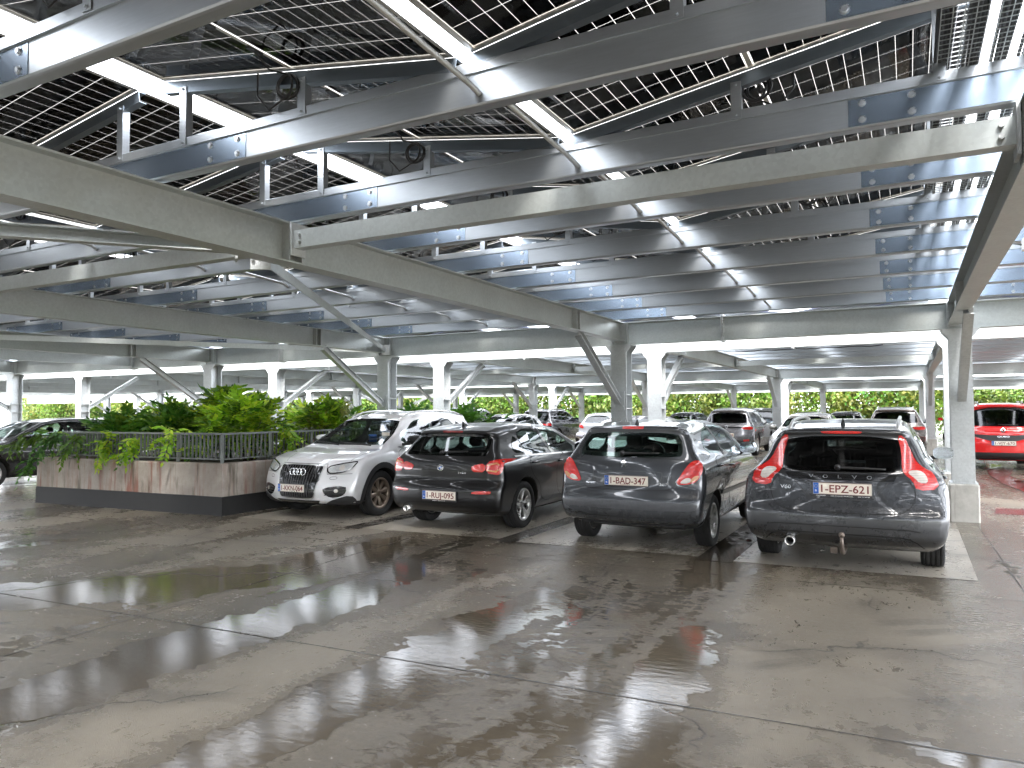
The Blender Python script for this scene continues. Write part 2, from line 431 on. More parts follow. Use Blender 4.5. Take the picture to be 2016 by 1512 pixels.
# light coated bays with darker seams between them
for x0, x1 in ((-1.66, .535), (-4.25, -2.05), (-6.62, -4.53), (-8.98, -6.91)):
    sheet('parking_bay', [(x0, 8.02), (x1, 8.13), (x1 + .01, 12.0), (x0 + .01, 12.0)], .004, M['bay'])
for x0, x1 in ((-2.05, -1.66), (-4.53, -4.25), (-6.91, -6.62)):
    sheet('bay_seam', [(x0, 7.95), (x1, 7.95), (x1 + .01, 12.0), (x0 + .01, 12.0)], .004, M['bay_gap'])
sheet('red_lane_marking', [(1.12, 13.35), (9, 13.95), (9, 14.6), (1.2, 14.1)], .004, M['red_paint'])
arc = [(2.05, 28.0), (1.78, 23.5), (1.66, 20.8), (1.72, 18.6), (1.95, 16.8), (2.3, 15.6), (2.8, 14.25)]
wid = .42
sheet('red_lane_marking', [(x, y) for x, y in arc] + [(x + wid + .25 * (i < 2), y + .25) for i, (x, y) in reversed(list(enumerate(arc)))], .008, M['red_paint'])

# recessed slab joints in the deck
for x0, y0, x1, y1 in ((-22, 6.35, -9.5, 6.95), (-9.5, 6.95, 8, 7.8), (-22, 3.0, 8, 4.45), (-5.15, .5, -5.6, 8.0), (-10.4, .5, -10.9, 8.0), (.95, .5, .80, 12.0)):
    dx, dy = x1 - x0, y1 - y0; l_ = math.hypot(dx, dy); nx, ny = -dy / l_ * .006, dx / l_ * .006
    sheet('slab_joint', [(x0 - nx, y0 - ny), (x1 - nx, y1 - ny), (x1 + nx, y1 + ny), (x0 + nx, y0 + ny)], .0025, M['joint'])
# ------------------------------------------------------------------ steel columns
COLX = [.67, -4.46, -9.62, -14.9, -23.4]
FARX = [.67, -4.46, -9.62, -14.9, -19.9, -25.0, -30.2, -35.3, -40.4, -45.6]
RIGHTX = [5.8, 10.9]
ROWS = [12.45, 14.52, 29.9, 32.0, 47.4]

def column_meshes():
    H, w, d, tf = 2.74, .285, .30, .014
    m = MB()
    z0 = .5
    m.box(-w / 2, w / 2, -d / 2, -d / 2 + tf, z0, H); m.box(-w / 2, w / 2, d / 2 - tf, d / 2, z0, H)
    m.box(-.006, .006, -d / 2 + tf, d / 2 - tf, z0, H)
    shaft = m.mesh('shaft', M['galv'])
    m = MB()
    for z in (1.62, 1.86): m.box(.008, w / 2 - .01, -d / 2 + tf + .001, d / 2 - tf - .001, z, z + .012)
    for z in (1.62, 1.86): m.box(-w / 2 + .01, -.008, -d / 2 + tf + .001, d / 2 - tf - .001, z, z + .012)
    stiff = m.mesh('stiffener', M['galv'])
    m = MB()
    for sx in (-1, 1):           # flared head plates
        for yy in (-d / 2, d / 2 - tf):
            a = sx * w / 2; fl_ = .085
            vs = [(a, yy, H - .14), (a, yy + tf, H - .14), (a, yy + tf, H - .012), (a, yy, H - .012), (a + sx * fl_, yy, H - .012), (a + sx * fl_, yy + tf, H - .012), (a + sx * fl_, yy, H - .035), (a + sx * fl_, yy + tf, H - .035)]
            m.add(vs, [(0, 3, 4, 6), (1, 7, 5, 2), (0, 6, 7, 1), (6, 4, 5, 7), (3, 2, 5, 4)])
    m.box(-w / 2 - .10, w / 2 + .10, -d / 2 - .005, d / 2 + .005, H - .011, H - .001)
    head = m.mesh('head_plate', M['galv'])
    m = MB(); m.bbox(-.185, .185, -.22, .24, 0, .53, .018)
    plinth = m.mesh('plinth', M['plinth'])
    m = MB(); m.box(-.17, .17, -.19, .19, .5305, .548)
    for sx in (-.13, .13):
        for sy in (-.165, .165): m.lathe([(0, .548), (.014, .548), (.014, .575), (0, .575)], 'z', 6, o=(sx, sy, 0), smooth=False)
    base = m.mesh('base_plate', M['galv'])
    return shaft, stiff, head, plinth, base
CM = column_meshes()
def column(x, y, label, group=None, shift=0):
    t = thing('steel_column', label, 'column', (x, y, 0), 0, group)
    for n, me in zip(('shaft', 'stiffener', 'head_plate', 'plinth', 'base_plate'), CM): link(n, me, t)
    return t
def brace(x, y, s, label, group=None):
    """diagonal knee brace from the column up to the girder, s=-1 towards the viewer, +1 away"""
    t = thing('knee_brace', label, 'brace', (x, y, 0), 0, group)
    a, b = Vector((0, s * .16, 1.74)), Vector((0, s * 1.92, 2.79))
    m = MB(); m.ext(Iprof(.11, .11, .009, .007), a, b); m.build('strut', M['galv'], t)
    m = MB(); m.box(-.11, .11, min(s * .151, s * .166), max(s * .151, s * .166), 1.60, 1.92)
    for sx in (-.085, .085): m.lathe([(0, 0), (.014, 0), (.014, s * .016), (0, s * .016)], 'y', 6, o=(sx, s * .166, 1.66), smooth=False)
    m.build('gusset_plate', M['galv'], t)
names0 = ['right of the dark estate car', 'behind the grey hatchback', 'behind the pale crossover', 'rising behind the leafy planter', 'above the black car at the far left']
names1 = ['in the second row right of the dark estate car', 'brightly lit behind the grey hatchback', 'brightly lit behind the black hatchback', 'brightly lit behind the middle of the planter', 'brightly lit behind the left end of the planter']
for i, x in enumerate(COLX):
    column(x, ROWS[0], 'galvanised front-row column ' + names0[i], 'near steel columns')
    brace(x, ROWS[0], -1, 'strut leaning towards us, front column ' + names0[i], 'near knee braces')
    column(x, ROWS[1], 'galvanised column ' + names1[i], 'near steel columns')
    brace(x, ROWS[1], 1, 'strut leaning away from the column ' + names1[i], 'near knee braces')
FWORD = ['first', 'second', 'third', 'fourth', 'fifth', 'sixth', 'seventh', 'eighth', 'ninth', 'tenth']
for ri in (2, 3, 4):
    for x in FARX:
        w_ = FWORD[FARX.index(x)]; rw = {2: 'second bay\'s far row', 3: 'third bay\'s near row', 4: 'last row'}[ri]
        column(x, ROWS[ri], 'slim grey column of the %s, %s counted from the red van' % (rw, w_), 'far steel columns')
        if ri < 4 or int(-x) % 2: brace(x, ROWS[ri], 1 if ri == 3 else -1, 'thin diagonal strut on the %s column of the %s' % (w_, rw), 'far knee braces')
for y in ROWS:
    for x in (5.8,):
        column(x, y, 'grey column outside the right edge beyond the red van', 'right steel columns')
# crossed flat bracing far left
for x in (-25.0, -35.3):
    t = thing('cross_brace', 'crossed pair of flat steel bars between far columns, ' + ('nearer the planter' if x > -30 else 'far left'), 'brace', (x, 29.9, 0), 0, 'far cross braces')
    for a, b, dy in (((0, 0, .6), (5, 0, 2.5), -.02), ((0, 0, 2.5), (5, 0, .6), .02)):
        m = MB(); m.bar(Vector(a) + Vector((0, dy, 0)), Vector(b) + Vector((0, dy, 0)), .02, .12); m.build('bar', M['galv'], t)

# ------------------------------------------------------------------ cross beams (along X) on the columns
def cross_beam(y, x0, x1, label, z0=2.745, z1=3.135, splices=(), cols=()):
    t = thing('cross_beam', label, 'beam', (0, y, 0), 0, 'cross beams')
    h = z1 - z0
    m = MB(); cz = (z0 + z1) / 2
    pr = Iprof(.19, h, .016, .010)
    m.ext(pr, (x0, 0, cz), (x1, 0, cz)); m.build('beam', M['galv_girder'], t)
    for x in splices:
        m = MB()
        for dx in (-.02, .004): m.box(x + dx, x + dx + .016, -.105, .105, z0 - .03, z1 + .03)
        for dz in (.05, .14, h - .14, h - .05):
            for dy in (-.06, .06): m.lathe([(0, 0), (.013, 0), (.013, .014), (0, .014)], 'x', 6, o=(x + .0205, dy, z0 + dz), smooth=False)
        m.build('splice_plate', M['galv'], t)
    for x in cols:
        for dx in (-.142, .130):
            m = MB(); m.box(x + dx, x + dx + .012, -.092, -.0055, z0 + .0165, z1 - .0165); m.box(x + dx, x + dx + .012, .0055, .092, z0 + .0165, z1 - .0165)
            m.build('stiffener', M['galv'], t)
cross_beam(ROWS[0], -42, 14, 'deep grey cross beam over the parked cars on the first row of columns', splices=(-2.68, -12.6, -17.9), cols=COLX)
cross_beam(ROWS[1], -42, 14, 'bright white-lit cross beam just behind the first one', splices=(-1.85, -7.4, -12.4), cols=COLX)
cross_beam(ROWS[2], -60, 14, 'grey cross beam at the far end of the second roof bay', cols=FARX)
cross_beam(ROWS[3], -60, 14, 'grey cross beam on the fourth row of columns', cols=FARX)
cross_beam(ROWS[4], -75, 14, 'grey cross beam on the last row of columns', cols=FARX)
m = MB(); m.box(-90, 16, 49.3, 49.36, 2.66, 3.3)
tag(m.build('roof_fascia', M['galv']), 'pale fascia board along the far roof edge above the hedge', 'fascia')

# ------------------------------------------------------------------ girders (along Y)
def girder(x, y0, y1, label, stiff=(), group='long girders'):
    t = thing('girder', label, 'girder', (x, 0, 0), 0, group)
    z0, z1 = 2.80, 3.125
    m = MB(); m.ext(Iprof(.175, z1 - z0, .014, .009), (0, y0, (z0 + z1) / 2), (0, y1, (z0 + z1) / 2)); m.build('beam', M['galv_girder'], t)
    for y in stiff:
        m = MB()
        for s in (-1, 1):
            a, b = sorted((s * .0055, s * .083)); m.box(a, b, y - .006, y + .006, z0 + .015, z1 - .015)
        m.build('stiffener', M['galv'], t)
    for y in (y0 + .006, y1 - .006):
        m = MB(); m.box(-.10, .10, y - .01 if y == y0 else y + .0065, y + .0065 if y == y0 else y + .018, z0 - .03, z1 + .006)
        m.build('end_plate', M['galv'], t)
    return t
gl = ['broad grey girder on the right running back to the column by the estate car',
      'broad grey girder crossing the upper left down to the column behind the hatchback',
      'grey girder at the left running back to the column behind the crossover',
      'grey girder farther left ending behind the planter', 'grey girder at the far left edge over the black car']
for i, x in enumerate(COLX):
    girder(x - (.06 if i == 0 else -.02), -3.6, ROWS[0] - .12, gl[i], stiff=(4.38, 4.52, 10.24, 10.36))
girder(-17.9, -3.6, ROWS[0] - .12, 'grey girder between the planter and the far left bay', stiff=(4.4,))
for x in (5.8, 10.9): girder(x, -3.6, ROWS[0] - .12, 'grey girder outside the right edge of the view' + (', nearer' if x < 8 else ', farther'), stiff=(4.4,), group='right girders')
for i, x in enumerate(FARX):
    girder(x, ROWS[1] + .12, ROWS[2] - .12, ['second-bay girder behind the right column', 'second-bay girder starting above the grey hatchback', 'second-bay girder starting above the black hatchback'][i] if i < 3 else 'grey girder of the second roof bay, %s counted from the right column' % FWORD[i], stiff=(16.5, 22.2), group='far girders')
    girder(x, ROWS[3] + .12, ROWS[4] - .12, 'girder of the third roof bay far back, %s from the right' % FWORD[i], stiff=(39.6,), group='far girders')
for x in (5.8,): girder(x, ROWS[1] + .12, ROWS[2] - .12, 'girder of the second roof bay above the red van', group='far girders'); girder(x, ROWS[3] + .12, ROWS[4] - .12, 'girder of the third roof bay seen edge-on far back', group='far girders')

# horizontal struts and wind bracing at mid-span
def strut(a, b, label, w=.10, h=.145, kind='L'):
    t = thing('roof_strut', label, 'strut', (0, 0, 0), 0, 'mid-span struts')
    if kind == 'L': pr = [(-.05, -h / 2), (.05, -h / 2), (.05, -h / 2 + .010), (-.04, -h / 2 + .010), (-.04, h / 2 - .01), (.05, h / 2 - .01), (.05, h / 2), (-.05, h / 2)]
    else: pr = [(-w / 2, -h / 2), (w / 2, -h / 2), (w / 2, h / 2), (-w / 2, h / 2)]
    m = MB(); m.ext(pr, a, b); m.build('strut', M['galv_girder'], t)
    d = (Vector(b) - Vector(a)).normalized(); n = Vector((0, 0, 1)).cross(d)
    for p, s in ((Vector(a), 1), (Vector(b), -1)):
        m = MB(); q = p + d * s * .03; m.bar(q - d * .012 * s, q - d * .03 * s, .16, h + .12)
        for k in (-.03, .03): m.lathe([(0, 0), (.014, 0), (.014, .02), (0, .02)], 'y', 6, o=(q.x + d.x * s * .05, q.y - .075, q.z + k), smooth=False)
        m.build('bolted_end', M['galv'], t)
# profile u axis points to -Y for bars running +X
strut((-4.35, 4.45, 2.985), (.52, 4.45, 2.985), 'galvanised mid-span strut between the two big girders')
strut((-9.5, 4.45, 2.985), (-4.55, 4.45, 2.985), 'galvanised mid-span strut left of the upper left girder')
strut((-14.8, 4.45, 2.985), (-9.7, 4.45, 2.985), 'galvanised mid-span strut between the left girders')
strut((.72, 4.45, 2.985), (5.7, 4.45, 2.985), 'galvanised mid-span strut beyond the right girder')
strut((-4.62, 4.32, 2.86), (-9.5, 12.25, 2.86), 'thin diagonal bar below the roof running back to the column behind the crossover', .012, .09, 'flat')
strut((-4.75, 4.2, 2.93), (-9.6, -1.5, 2.93), 'diagonal angle bar at the left pointing towards the girder joint', .08, .10)
strut((-14.8, 4.6, 2.86), (-9.7, 12.25, 2.86), 'thin diagonal bar farther left below the roof', .012, .09, 'flat')
for k, (xa, xb) in enumerate(((-9.6, -4.5), (-4.4, .6), (-14.8, -9.7))):
    strut((xa, 22.2, 2.93), (xb, 22.2, 2.93), ['mid-span strut of the second roof bay over the black off-roader', 'mid-span strut of the second roof bay over the grey crossover', 'mid-span strut of the second roof bay over the dark van'][k])

# ------------------------------------------------------------------ purlins
PY0, PDY = 3.18, 1.269
def pury(k): return PY0 + PDY * (k - 2)
SECOND_WORDS = ['zeroth', 'first', 'second', 'third', 'fourth', 'fifth', 'sixth', 'seventh', 'eighth', 'ninth', 'tenth', 'eleventh', 'twelfth', 'thirteenth']
def purlin_mesh(x0, x1, detail=True):
    m = MB()
    # Z section: bottom flange turned away from us, web, top flange with a turned-down lip in front
    zb, zt = 3.14, 3.365
    prof = [(0, zb + .012), (-.006, zb + .003), (-.018, zb), (-.075, zb), (-.075, zb + .018), (-.072, zb + .018), (-.072, zb + .003), (-.018, zb + .003), (-.006, zb + .008), (-.003, zb + .016),
            (-.003, zt - .055), (.016, zt - .058), (.016, zt - .004), (.012, zt), (-.05, zt), (-.05, zt - .004), (.010, zt - .004), (.010, zt - .053), (0, zt - .050)]
    m.ext([(-u, z) for u, z in prof], (x0, 0, 0), (x1, 0, 0))
    return m
def bolt_disc(m, x, y, z, r=.017):
    m.lathe([(0, .0), (r * 1.25, .0), (r * 1.25, -.003), (r * .8, -.003), (r * .8, -.012), (0, -.012)], 'y', 10, o=(x, y, z), smooth=False)
_b = MB(); bolt_disc(_b, 0, 0, 0); BOLT = _b.mesh('bolt', M['bolt'])
SUPX = [.67, -4.46, -9.62, -14.9, -17.9, -23.4, 5.8]
pm_full = purlin_mesh(-33, 13).mesh('purlin', M['galv_sheet'])
for k in range(-3, 10):
    if k < 0: lab, grp = 'zinc purlin overhead behind the viewer, %s one back' % ('third', 'second', 'first')[k + 3], 'purlins behind the viewer'
    else:
        lab = ['thin zinc purlin overhead closest to the viewer', 'zinc purlin cutting across the top left corner', 'zinc purlin from the upper left girder to the top edge', 'zinc purlin passing the upper right strut end',
               'zinc purlin running just behind the mid-span strut', 'fifth zinc purlin, first one clear behind the mid-span strut', 'sixth zinc purlin, second clear behind the mid-span strut', 'seventh zinc purlin, third from the cross beam',
               'eighth zinc purlin, second from the cross beam', 'last zinc purlin directly above the first cross beam'][k]
        grp = 'roof purlins of the near bay'
    t = thing('purlin', lab, 'purlin', (0, pury(k), 0), 0, grp)
    link('zinc_section', pm_full, t)
    if k < 0: continue
    for x in SUPX:
        if x > 1: continue
        m = MB(); m.box(x - .93, x + .93, -.0035, -.0005, 3.1525, 3.303)
        s = m.build('sleeve_plate', M['sleeve'], t)
        if k <= 5:
            for dx in (-.86, -.62, .62, .86):
                for z in (3.185, 3.275): link('bolt', BOLT, s, (x + dx, -.0036, z))
        else:
            m = MB()
            for dx in (-.86, -.62, .62, .86):
                for z in (3.185, 3.275): bolt_disc(m, x + dx, -.0036, z)
            tag(m.build('bolt', M['bolt'], s), kind='stuff')
# the bolts sit on the front (viewer) side of the web
pm_far = purlin_mesh(-62, 13).mesh('far_purlin', M['galv_sheet'])
for b, (ya, yb) in enumerate(((14.75, 29.7), (32.3, 47.2))):
    n = 12
    for k in range(n):
        y = ya + (yb - ya) * k / (n - 1)
        t = tag(link('purlin', pm_far, None, (0, y, 0)), 'slender zinc purlin of the %s roof bay, %s back in that bay' % (('second', 'third')[b], SECOND_WORDS[k + 1]), 'purlin', 'purlins of the ' + ('second' if b == 0 else 'third') + ' roof bay')
# spacer tubes between purlins along the valley
for k in range(0, 9):
    for vx in (-1.9, -7.0):
        m = MB(); y0, y1 = pury(k) + .05, pury(k + 1) - .004
        m.tube([(vx, y0, 3.30), (vx, y1 - .10, 3.235), (vx + .003, y1 - .03, 3.225), (vx + .03, y1, 3.19)], .0155, 10)
        w = SECOND_WORDS[k + 1]
        tag(m.build('spacer_tube', M['galv']), ('thin tube along the light slot between the %s and next purlin, ' % w) + ('middle bay' if vx > -3 else 'left bay'), 'tube', 'purlin spacer tubes')

# ------------------------------------------------------------------ solar roof
VALLEYS = [3.4, -1.96, -7.02, -12.2, -17.3, -22.4, -27.6, -32.8, -38.0]
RIDGES = [5.9, .64, -4.4, -9.6, -14.8, -19.9, -25.0, -30.2, -35.4, -40.6]
ZV, ZR = 3.385, 3.715          # rafter underside-top line at valley / ridge
def slope_pts(v, r):
    s = 1 if r > v else -1
    gap = .47 if abs(r - .64) < .01 and s > 0 else (.47 if abs(r - .64) < .01 else .33)
    xv, xp = v + s * .05, r - s * gap
    return s, xv, xp, xp + s * .20
PANEL_W = 1.235
def panel_geo(v, r):
    s, xv, xp, xe = slope_pts(v, r)
    a = Vector((xv, 0, ZV + .024)); b = Vector((xe, 0, ZV + (ZR - ZV) * abs(xe - xv) / abs(xp - xv) + .025))
    L = (b - a).length
    ang = math.atan2(b.z - a.z, b.x - a.x)        # local +x runs up the slope
    return a, L, ang, s
cellmesh = {}
def cell_mesh(w, h):
    key = (round(w, 4), round(h, 4))
    if key not in cellmesh:
        m = MB(); m.box(0, w, 0, h, .013, .0138); cellmesh[key] = m.mesh('cell', M['cell'])
    return cellmesh[key]
GAP = .0032
GAPX = .0024
def cell_layout(L):
    f = .028
    lx = (L - 2 * f - .045) / 24
    wy = (PANEL_W - 2 * f) / 6
    out = []
    for i in range(24):
        x = f + i * lx + (.045 if i >= 12 else 0)
        for j in range(6): out.append((x + GAPX / 2, f + j * wy + GAP / 2))
    return out, lx - GAPX, wy - GAP
def frame_mesh(L):
    m = MB(); f = .026
    m.box(0, L, 0, f, 0, .035); m.box(0, L, PANEL_W - f, PANEL_W, 0, .035)
    m.box(0, f, f + .0005, PANEL_W - f - .0005, 0, .035); m.box(L - f, L, f + .0005, PANEL_W - f - .0005, 0, .035)
    return m.mesh('frame', M['alu'])
def pane_mesh(L):
    m = MB(); m.box(.0262, L - .0262, .0262, PANEL_W - .0262, .0115, .0122)
    return m.mesh('glass_pane', M['panel_glass'])
def bar_mesh(L):
    m = MB(); x = L / 2
    m.box(x - .014, x + .014, .027, PANEL_W - .027, .0085, .0112)
    return m.mesh('busbar', M['ribbon'])
def jbox_mesh(L):
    m = MB(); x = L / 2
    m.bbox(x - .02, x + .02, -.05, .05, -.006, .0084, .006)
    return m.mesh('junction_box', M['black_plastic'])
def coil_mesh(L):
    m = MB(); x = L / 2
    for r, dx, tilt in ((.075, 0, .2), (.070, .02, -.35), (.066, -.015, .6)):
        pts = [(x + dx + r * math.cos(a), .02 + .10 * 0 + tilt * .03 * math.cos(a), -.10 + r * math.sin(a)) for a in [2 * math.pi * i / 18 for i in range(18)]]
        m.tube(pts, .0075, 6, close=True)
    m.tube([(x, .28, -.004), (x + .02, .15, -.05), (x, .03, -.03)], .006, 5)
    m.tube([(x, .03, -.17), (x + .10, .04, -.24), (x + .2, .05, -.16), (x + .22, .05, -.02)], .006, 5)
    return m.mesh('cable_coil', M['black_plastic'])
gcache = {}
def geo_cached(L):
    k = round(L, 4)
    if k not in gcache:
        lay, w, h = cell_layout(L)
        m = MB()
        for x, y in lay: m.box(x, x + w, y, y + h, .013, .0138)
        gcache[k] = (frame_mesh(L), bar_mesh(L), jbox_mesh(L), coil_mesh(L), m.mesh('cell_field', M['cell']), cell_mesh(w, h), lay, pane_mesh(L))
    return gcache[k]
slope_words = {(-1.96, .64): 'right slope of middle bay', (-1.96, -4.4): 'left slope of middle bay', (-7.02, -4.4): 'right slope of left bay', (-7.02, -9.6): 'left slope of left bay',
               (-12.2, -9.6): 'right slope of bay over planter', (-12.2, -14.8): 'left slope of bay over planter', (-17.3, -14.8): 'right slope of far left bay', (-17.3, -19.9): 'left slope of far left bay',
               (-22.4, -19.9): 'right slope beyond far left bay', (-22.4, -25.0): 'left slope beyond far left bay', (3.4, .64): 'slope right of right-hand girder'}
ORDW = ['first', 'second', 'third', 'fourth', 'fifth', 'sixth', 'seventh', 'eighth', 'ninth', 'last']
def gap_word(k): return 'before first purlin' if k == 0 else 'between %s and %s purlins' % (ORDW[k - 1], ORDW[k])
SL = []
for v in VALLEYS:
    for r in RIDGES:
        if 0 < abs(r - v) < 2.9: SL.append((v, r))
raft_cache = {}
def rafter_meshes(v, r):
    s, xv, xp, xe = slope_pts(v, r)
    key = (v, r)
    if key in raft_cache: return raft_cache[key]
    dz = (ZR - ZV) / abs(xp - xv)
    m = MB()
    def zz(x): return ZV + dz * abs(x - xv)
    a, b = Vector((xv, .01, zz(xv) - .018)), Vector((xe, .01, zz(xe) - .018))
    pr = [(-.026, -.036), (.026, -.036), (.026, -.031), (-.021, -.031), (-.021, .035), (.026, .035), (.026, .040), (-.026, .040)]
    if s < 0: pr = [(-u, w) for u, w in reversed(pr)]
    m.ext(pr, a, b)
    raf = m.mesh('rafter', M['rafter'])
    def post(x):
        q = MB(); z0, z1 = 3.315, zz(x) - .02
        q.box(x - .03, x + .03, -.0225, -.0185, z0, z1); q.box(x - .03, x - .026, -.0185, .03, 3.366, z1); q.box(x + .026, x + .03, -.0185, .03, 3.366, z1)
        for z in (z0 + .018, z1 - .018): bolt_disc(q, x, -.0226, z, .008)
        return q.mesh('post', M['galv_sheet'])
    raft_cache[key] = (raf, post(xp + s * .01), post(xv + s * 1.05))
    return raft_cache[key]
# rest of the near roof that only shades (behind the viewer and outside the frame), one mass
shade = MB()
for (v, r) in SL:
    a, L, ang, s = panel_geo(v, r)
    lay, cw, ch = cell_layout(L)
    near_v = (v, r) in slope_words
    for k in range(-3, 10):
        y0 = pury(k) + .017
        seen = near_v and k >= 0 and (k <= 8)
        if v < -13 and k < 4: seen = False
        if v < -18 and k < 6: seen = False
        if v > 2: seen = False
        if not seen:
            ca, sa = math.cos(ang), math.sin(ang)
            def P(x, y, z): return (a.x + x * ca - s * z * sa * 0 + (-sa * z), y0 + y, a.z + x * sa + ca * z * (1 if ca > 0 else -1))
            for h in (0, 1):
                x0, x1 = (.026, L / 2 - .02) if h == 0 else (L / 2 + .02, L - .026)
                for j in range(6):
                    ya, yb = .03 + j * .19, .03 + j * .19 + .1865
                    shade.add([P(x0, ya, .012), P(x1, ya, .012), P(x1, yb, .012), P(x0, yb, .012), P(x0, ya, .02), P(x1, ya, .02), P(x1, yb, .02), P(x0, yb, .02)],
                              [(0, 3, 2, 1), (4, 5, 6, 7), (0, 1, 5, 4), (1, 2, 6, 5), (2, 3, 7, 6), (3, 0, 4, 7)])
            continue
        lab = 'solar panel, %s, %s' % (slope_words[(v, r)], gap_word(k + 1))
        t = thing('solar_panel', lab, 'solar panel', (0, 0, 0), 0, 'solar panels of the near roof')
        rot = Matrix.Rotation(-ang if s > 0 else -ang, 4, 'Y')
        if s > 0: mat_ = Matrix.Translation((a.x, y0, a.z)) @ Matrix.Rotation(-ang, 4, 'Y')
        else: mat_ = Matrix.Translation((a.x, y0 + PANEL_W, a.z)) @ Matrix.Rotation(math.pi, 4, 'Z') @ Matrix.Rotation(-(math.pi - ang), 4, 'Y')
        t.matrix_world = mat_
        fr, bar_, jb, coil, field, cm, lay_, pane_ = geo_cached(L)
        link('frame', fr, t); link('glass_pane', pane_, t); link('busbar', bar_, t); [link('junction_box', jb, t, (0, y_, 0)) for y_ in (.28, .60, .92)]
        if v > -8: link('cable_coil', coil, t)
        if v > -8 and k <= 3 and not (v < -5 and r < -9) and not (v < -5 and k < 2):
            for x, y in lay_: link('cell', cm, t, (x, y, 0))
        else: tag(link('cell', field, t), kind='stuff')
    for k in range(0, 10):
        if not near_v or (v < -13 and k < 4) or (v < -18 and k < 6): continue
        raf, p1, p2 = rafter_meshes(v, r)
        wk = ['first', 'second', 'third', 'fourth', 'fifth', 'sixth', 'seventh', 'eighth', 'ninth', 'last'][k]
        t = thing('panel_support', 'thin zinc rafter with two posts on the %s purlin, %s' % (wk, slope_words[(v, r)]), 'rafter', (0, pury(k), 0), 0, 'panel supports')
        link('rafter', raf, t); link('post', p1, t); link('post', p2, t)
tag(shade.build('solar_roof', M['cell']), 'dark solar panels of the near roof outside the view', 'solar roof', None, 'stuff')
# two farther roofs seen edge-on, joined; unseen ones behind added to darken reflections
for b, (ya, yb) in enumerate(((14.75, 29.8), (32.2, 49.2), (-21.5, -3.45), (-38.5, -23.0), (-56.0, -40.0))):
    m = MB()
    rid = [.64 - 5.16 * i for i in range(-2, 13)]
    for rc in rid:
        for s in (-1, 1):
            xa, xb = rc + s * .24, rc + s * 2.52
            y = ya
            while y < yb - 1:
                m.add([(xa, y, 3.72), (xa, y + 1.2, 3.72), (xb, y + 1.2, 3.40), (xb, y, 3.40), (xa, y, 3.745), (xa, y + 1.2, 3.745), (xb, y + 1.2, 3.425), (xb, y, 3.425)],
                      [(0, 1, 2, 3), (7, 6, 5, 4), (0, 4, 5, 1), (1, 5, 6, 2), (2, 6, 7, 3), (3, 7, 4, 0)])
                y += 1.27
    tag(m.build('solar_roof', M['cell']), 'dark edge-on solar roof of the %s' % ('second bay', 'third bay', 'unseen bay added behind the viewer', 'second unseen bay added behind the viewer', 'third unseen bay added behind the viewer')[b], 'solar roof', None, 'stuff')

# wire cable tray under the slot by the right girder
t = thing('cable_tray', 'wire mesh cable tray under the bright slot beside the right-hand girder', 'cable tray', (0, 0, 0))
m = MB(); x0, x1 = .17, .60; zt = 3.40
for i in range(10):
    x = x0 + (x1 - x0) * i / 9; m.bar((x, -2.5, zt), (x, 12.2, zt), .004, .004)
y = -2.5
while y < 12.2:
    m.bar((x0, y, zt + .0045), (x1, y, zt + .0045), .004, .004); y += .055
tag(m.build('wire_mesh', M['galv'], t), kind='stuff')
for i, (x, w) in enumerate(((.195, .075), (.325, .075), (.45, .075), (.57, .075))):
    m = MB()
    for q in range(5):
        xx = x + (q - 2) * w / 5
        m.tube([(xx + .006 * math.sin(j * 1.7 + q), -2.5 + j * 1.0, zt + .018 + .008 * math.sin(j * 2.3 + q * 2)) for j in range(15)], w / 8, 6)
    m.build('cable_bundle', M['black_plastic'], t)

# small things on the steel
m = MB(); m.bbox(-.09, .09, -.05, .05, -.05, .05, .012); m.box(-.05, .02, -.06, -.05, -.02, .03)
t = thing('junction_box', 'white electrical box under the roof at the right edge', 'box', (.99, 7.75, 3.02)); m.build('housing', M['white_plastic'], t)
m = MB(); m.tube([(-.09, 0, .0), (-.16, 0, .02), (-.18, .02, .08), (-.25, .02, .09)], .008, 6); m.build('cable', M['rail'], t)
for k, (xa, xb, y, lab) in enumerate(((-3.9, -.5, 19.5, 'black cable sagging under the second roof bay near the right column'),)):
    m = MB(); m.tube([(xa + (xb - xa) * i / 14, y, 3.10 - .03 * abs(math.sin(i * 1.1)) + .012 * i / 14) for i in range(15)], .012, 6)
    tag(m.build('roof_cable', M['black_plastic']), lab, 'cable')
for (x, y, lab) in ((-8.0, 18.5, 'pale fluorescent lamp fixed under the second roof bay above the black off-roader'), (-4.7, 24.5, 'pale fluorescent lamp farther back under the second roof bay')):
    t = thing('tube_lamp', lab, 'lamp', (x, y, 3.08)); m = MB(); m.bbox(-.6, .6, -.05, .05, 0, .06, .012); m.build('housing', M['white_plastic'], t)
    m = MB(); m.tube([(-.56, 0, -.02), (.56, 0, -.02)], .016, 8); m.build('tube', M['white_plastic'], t)

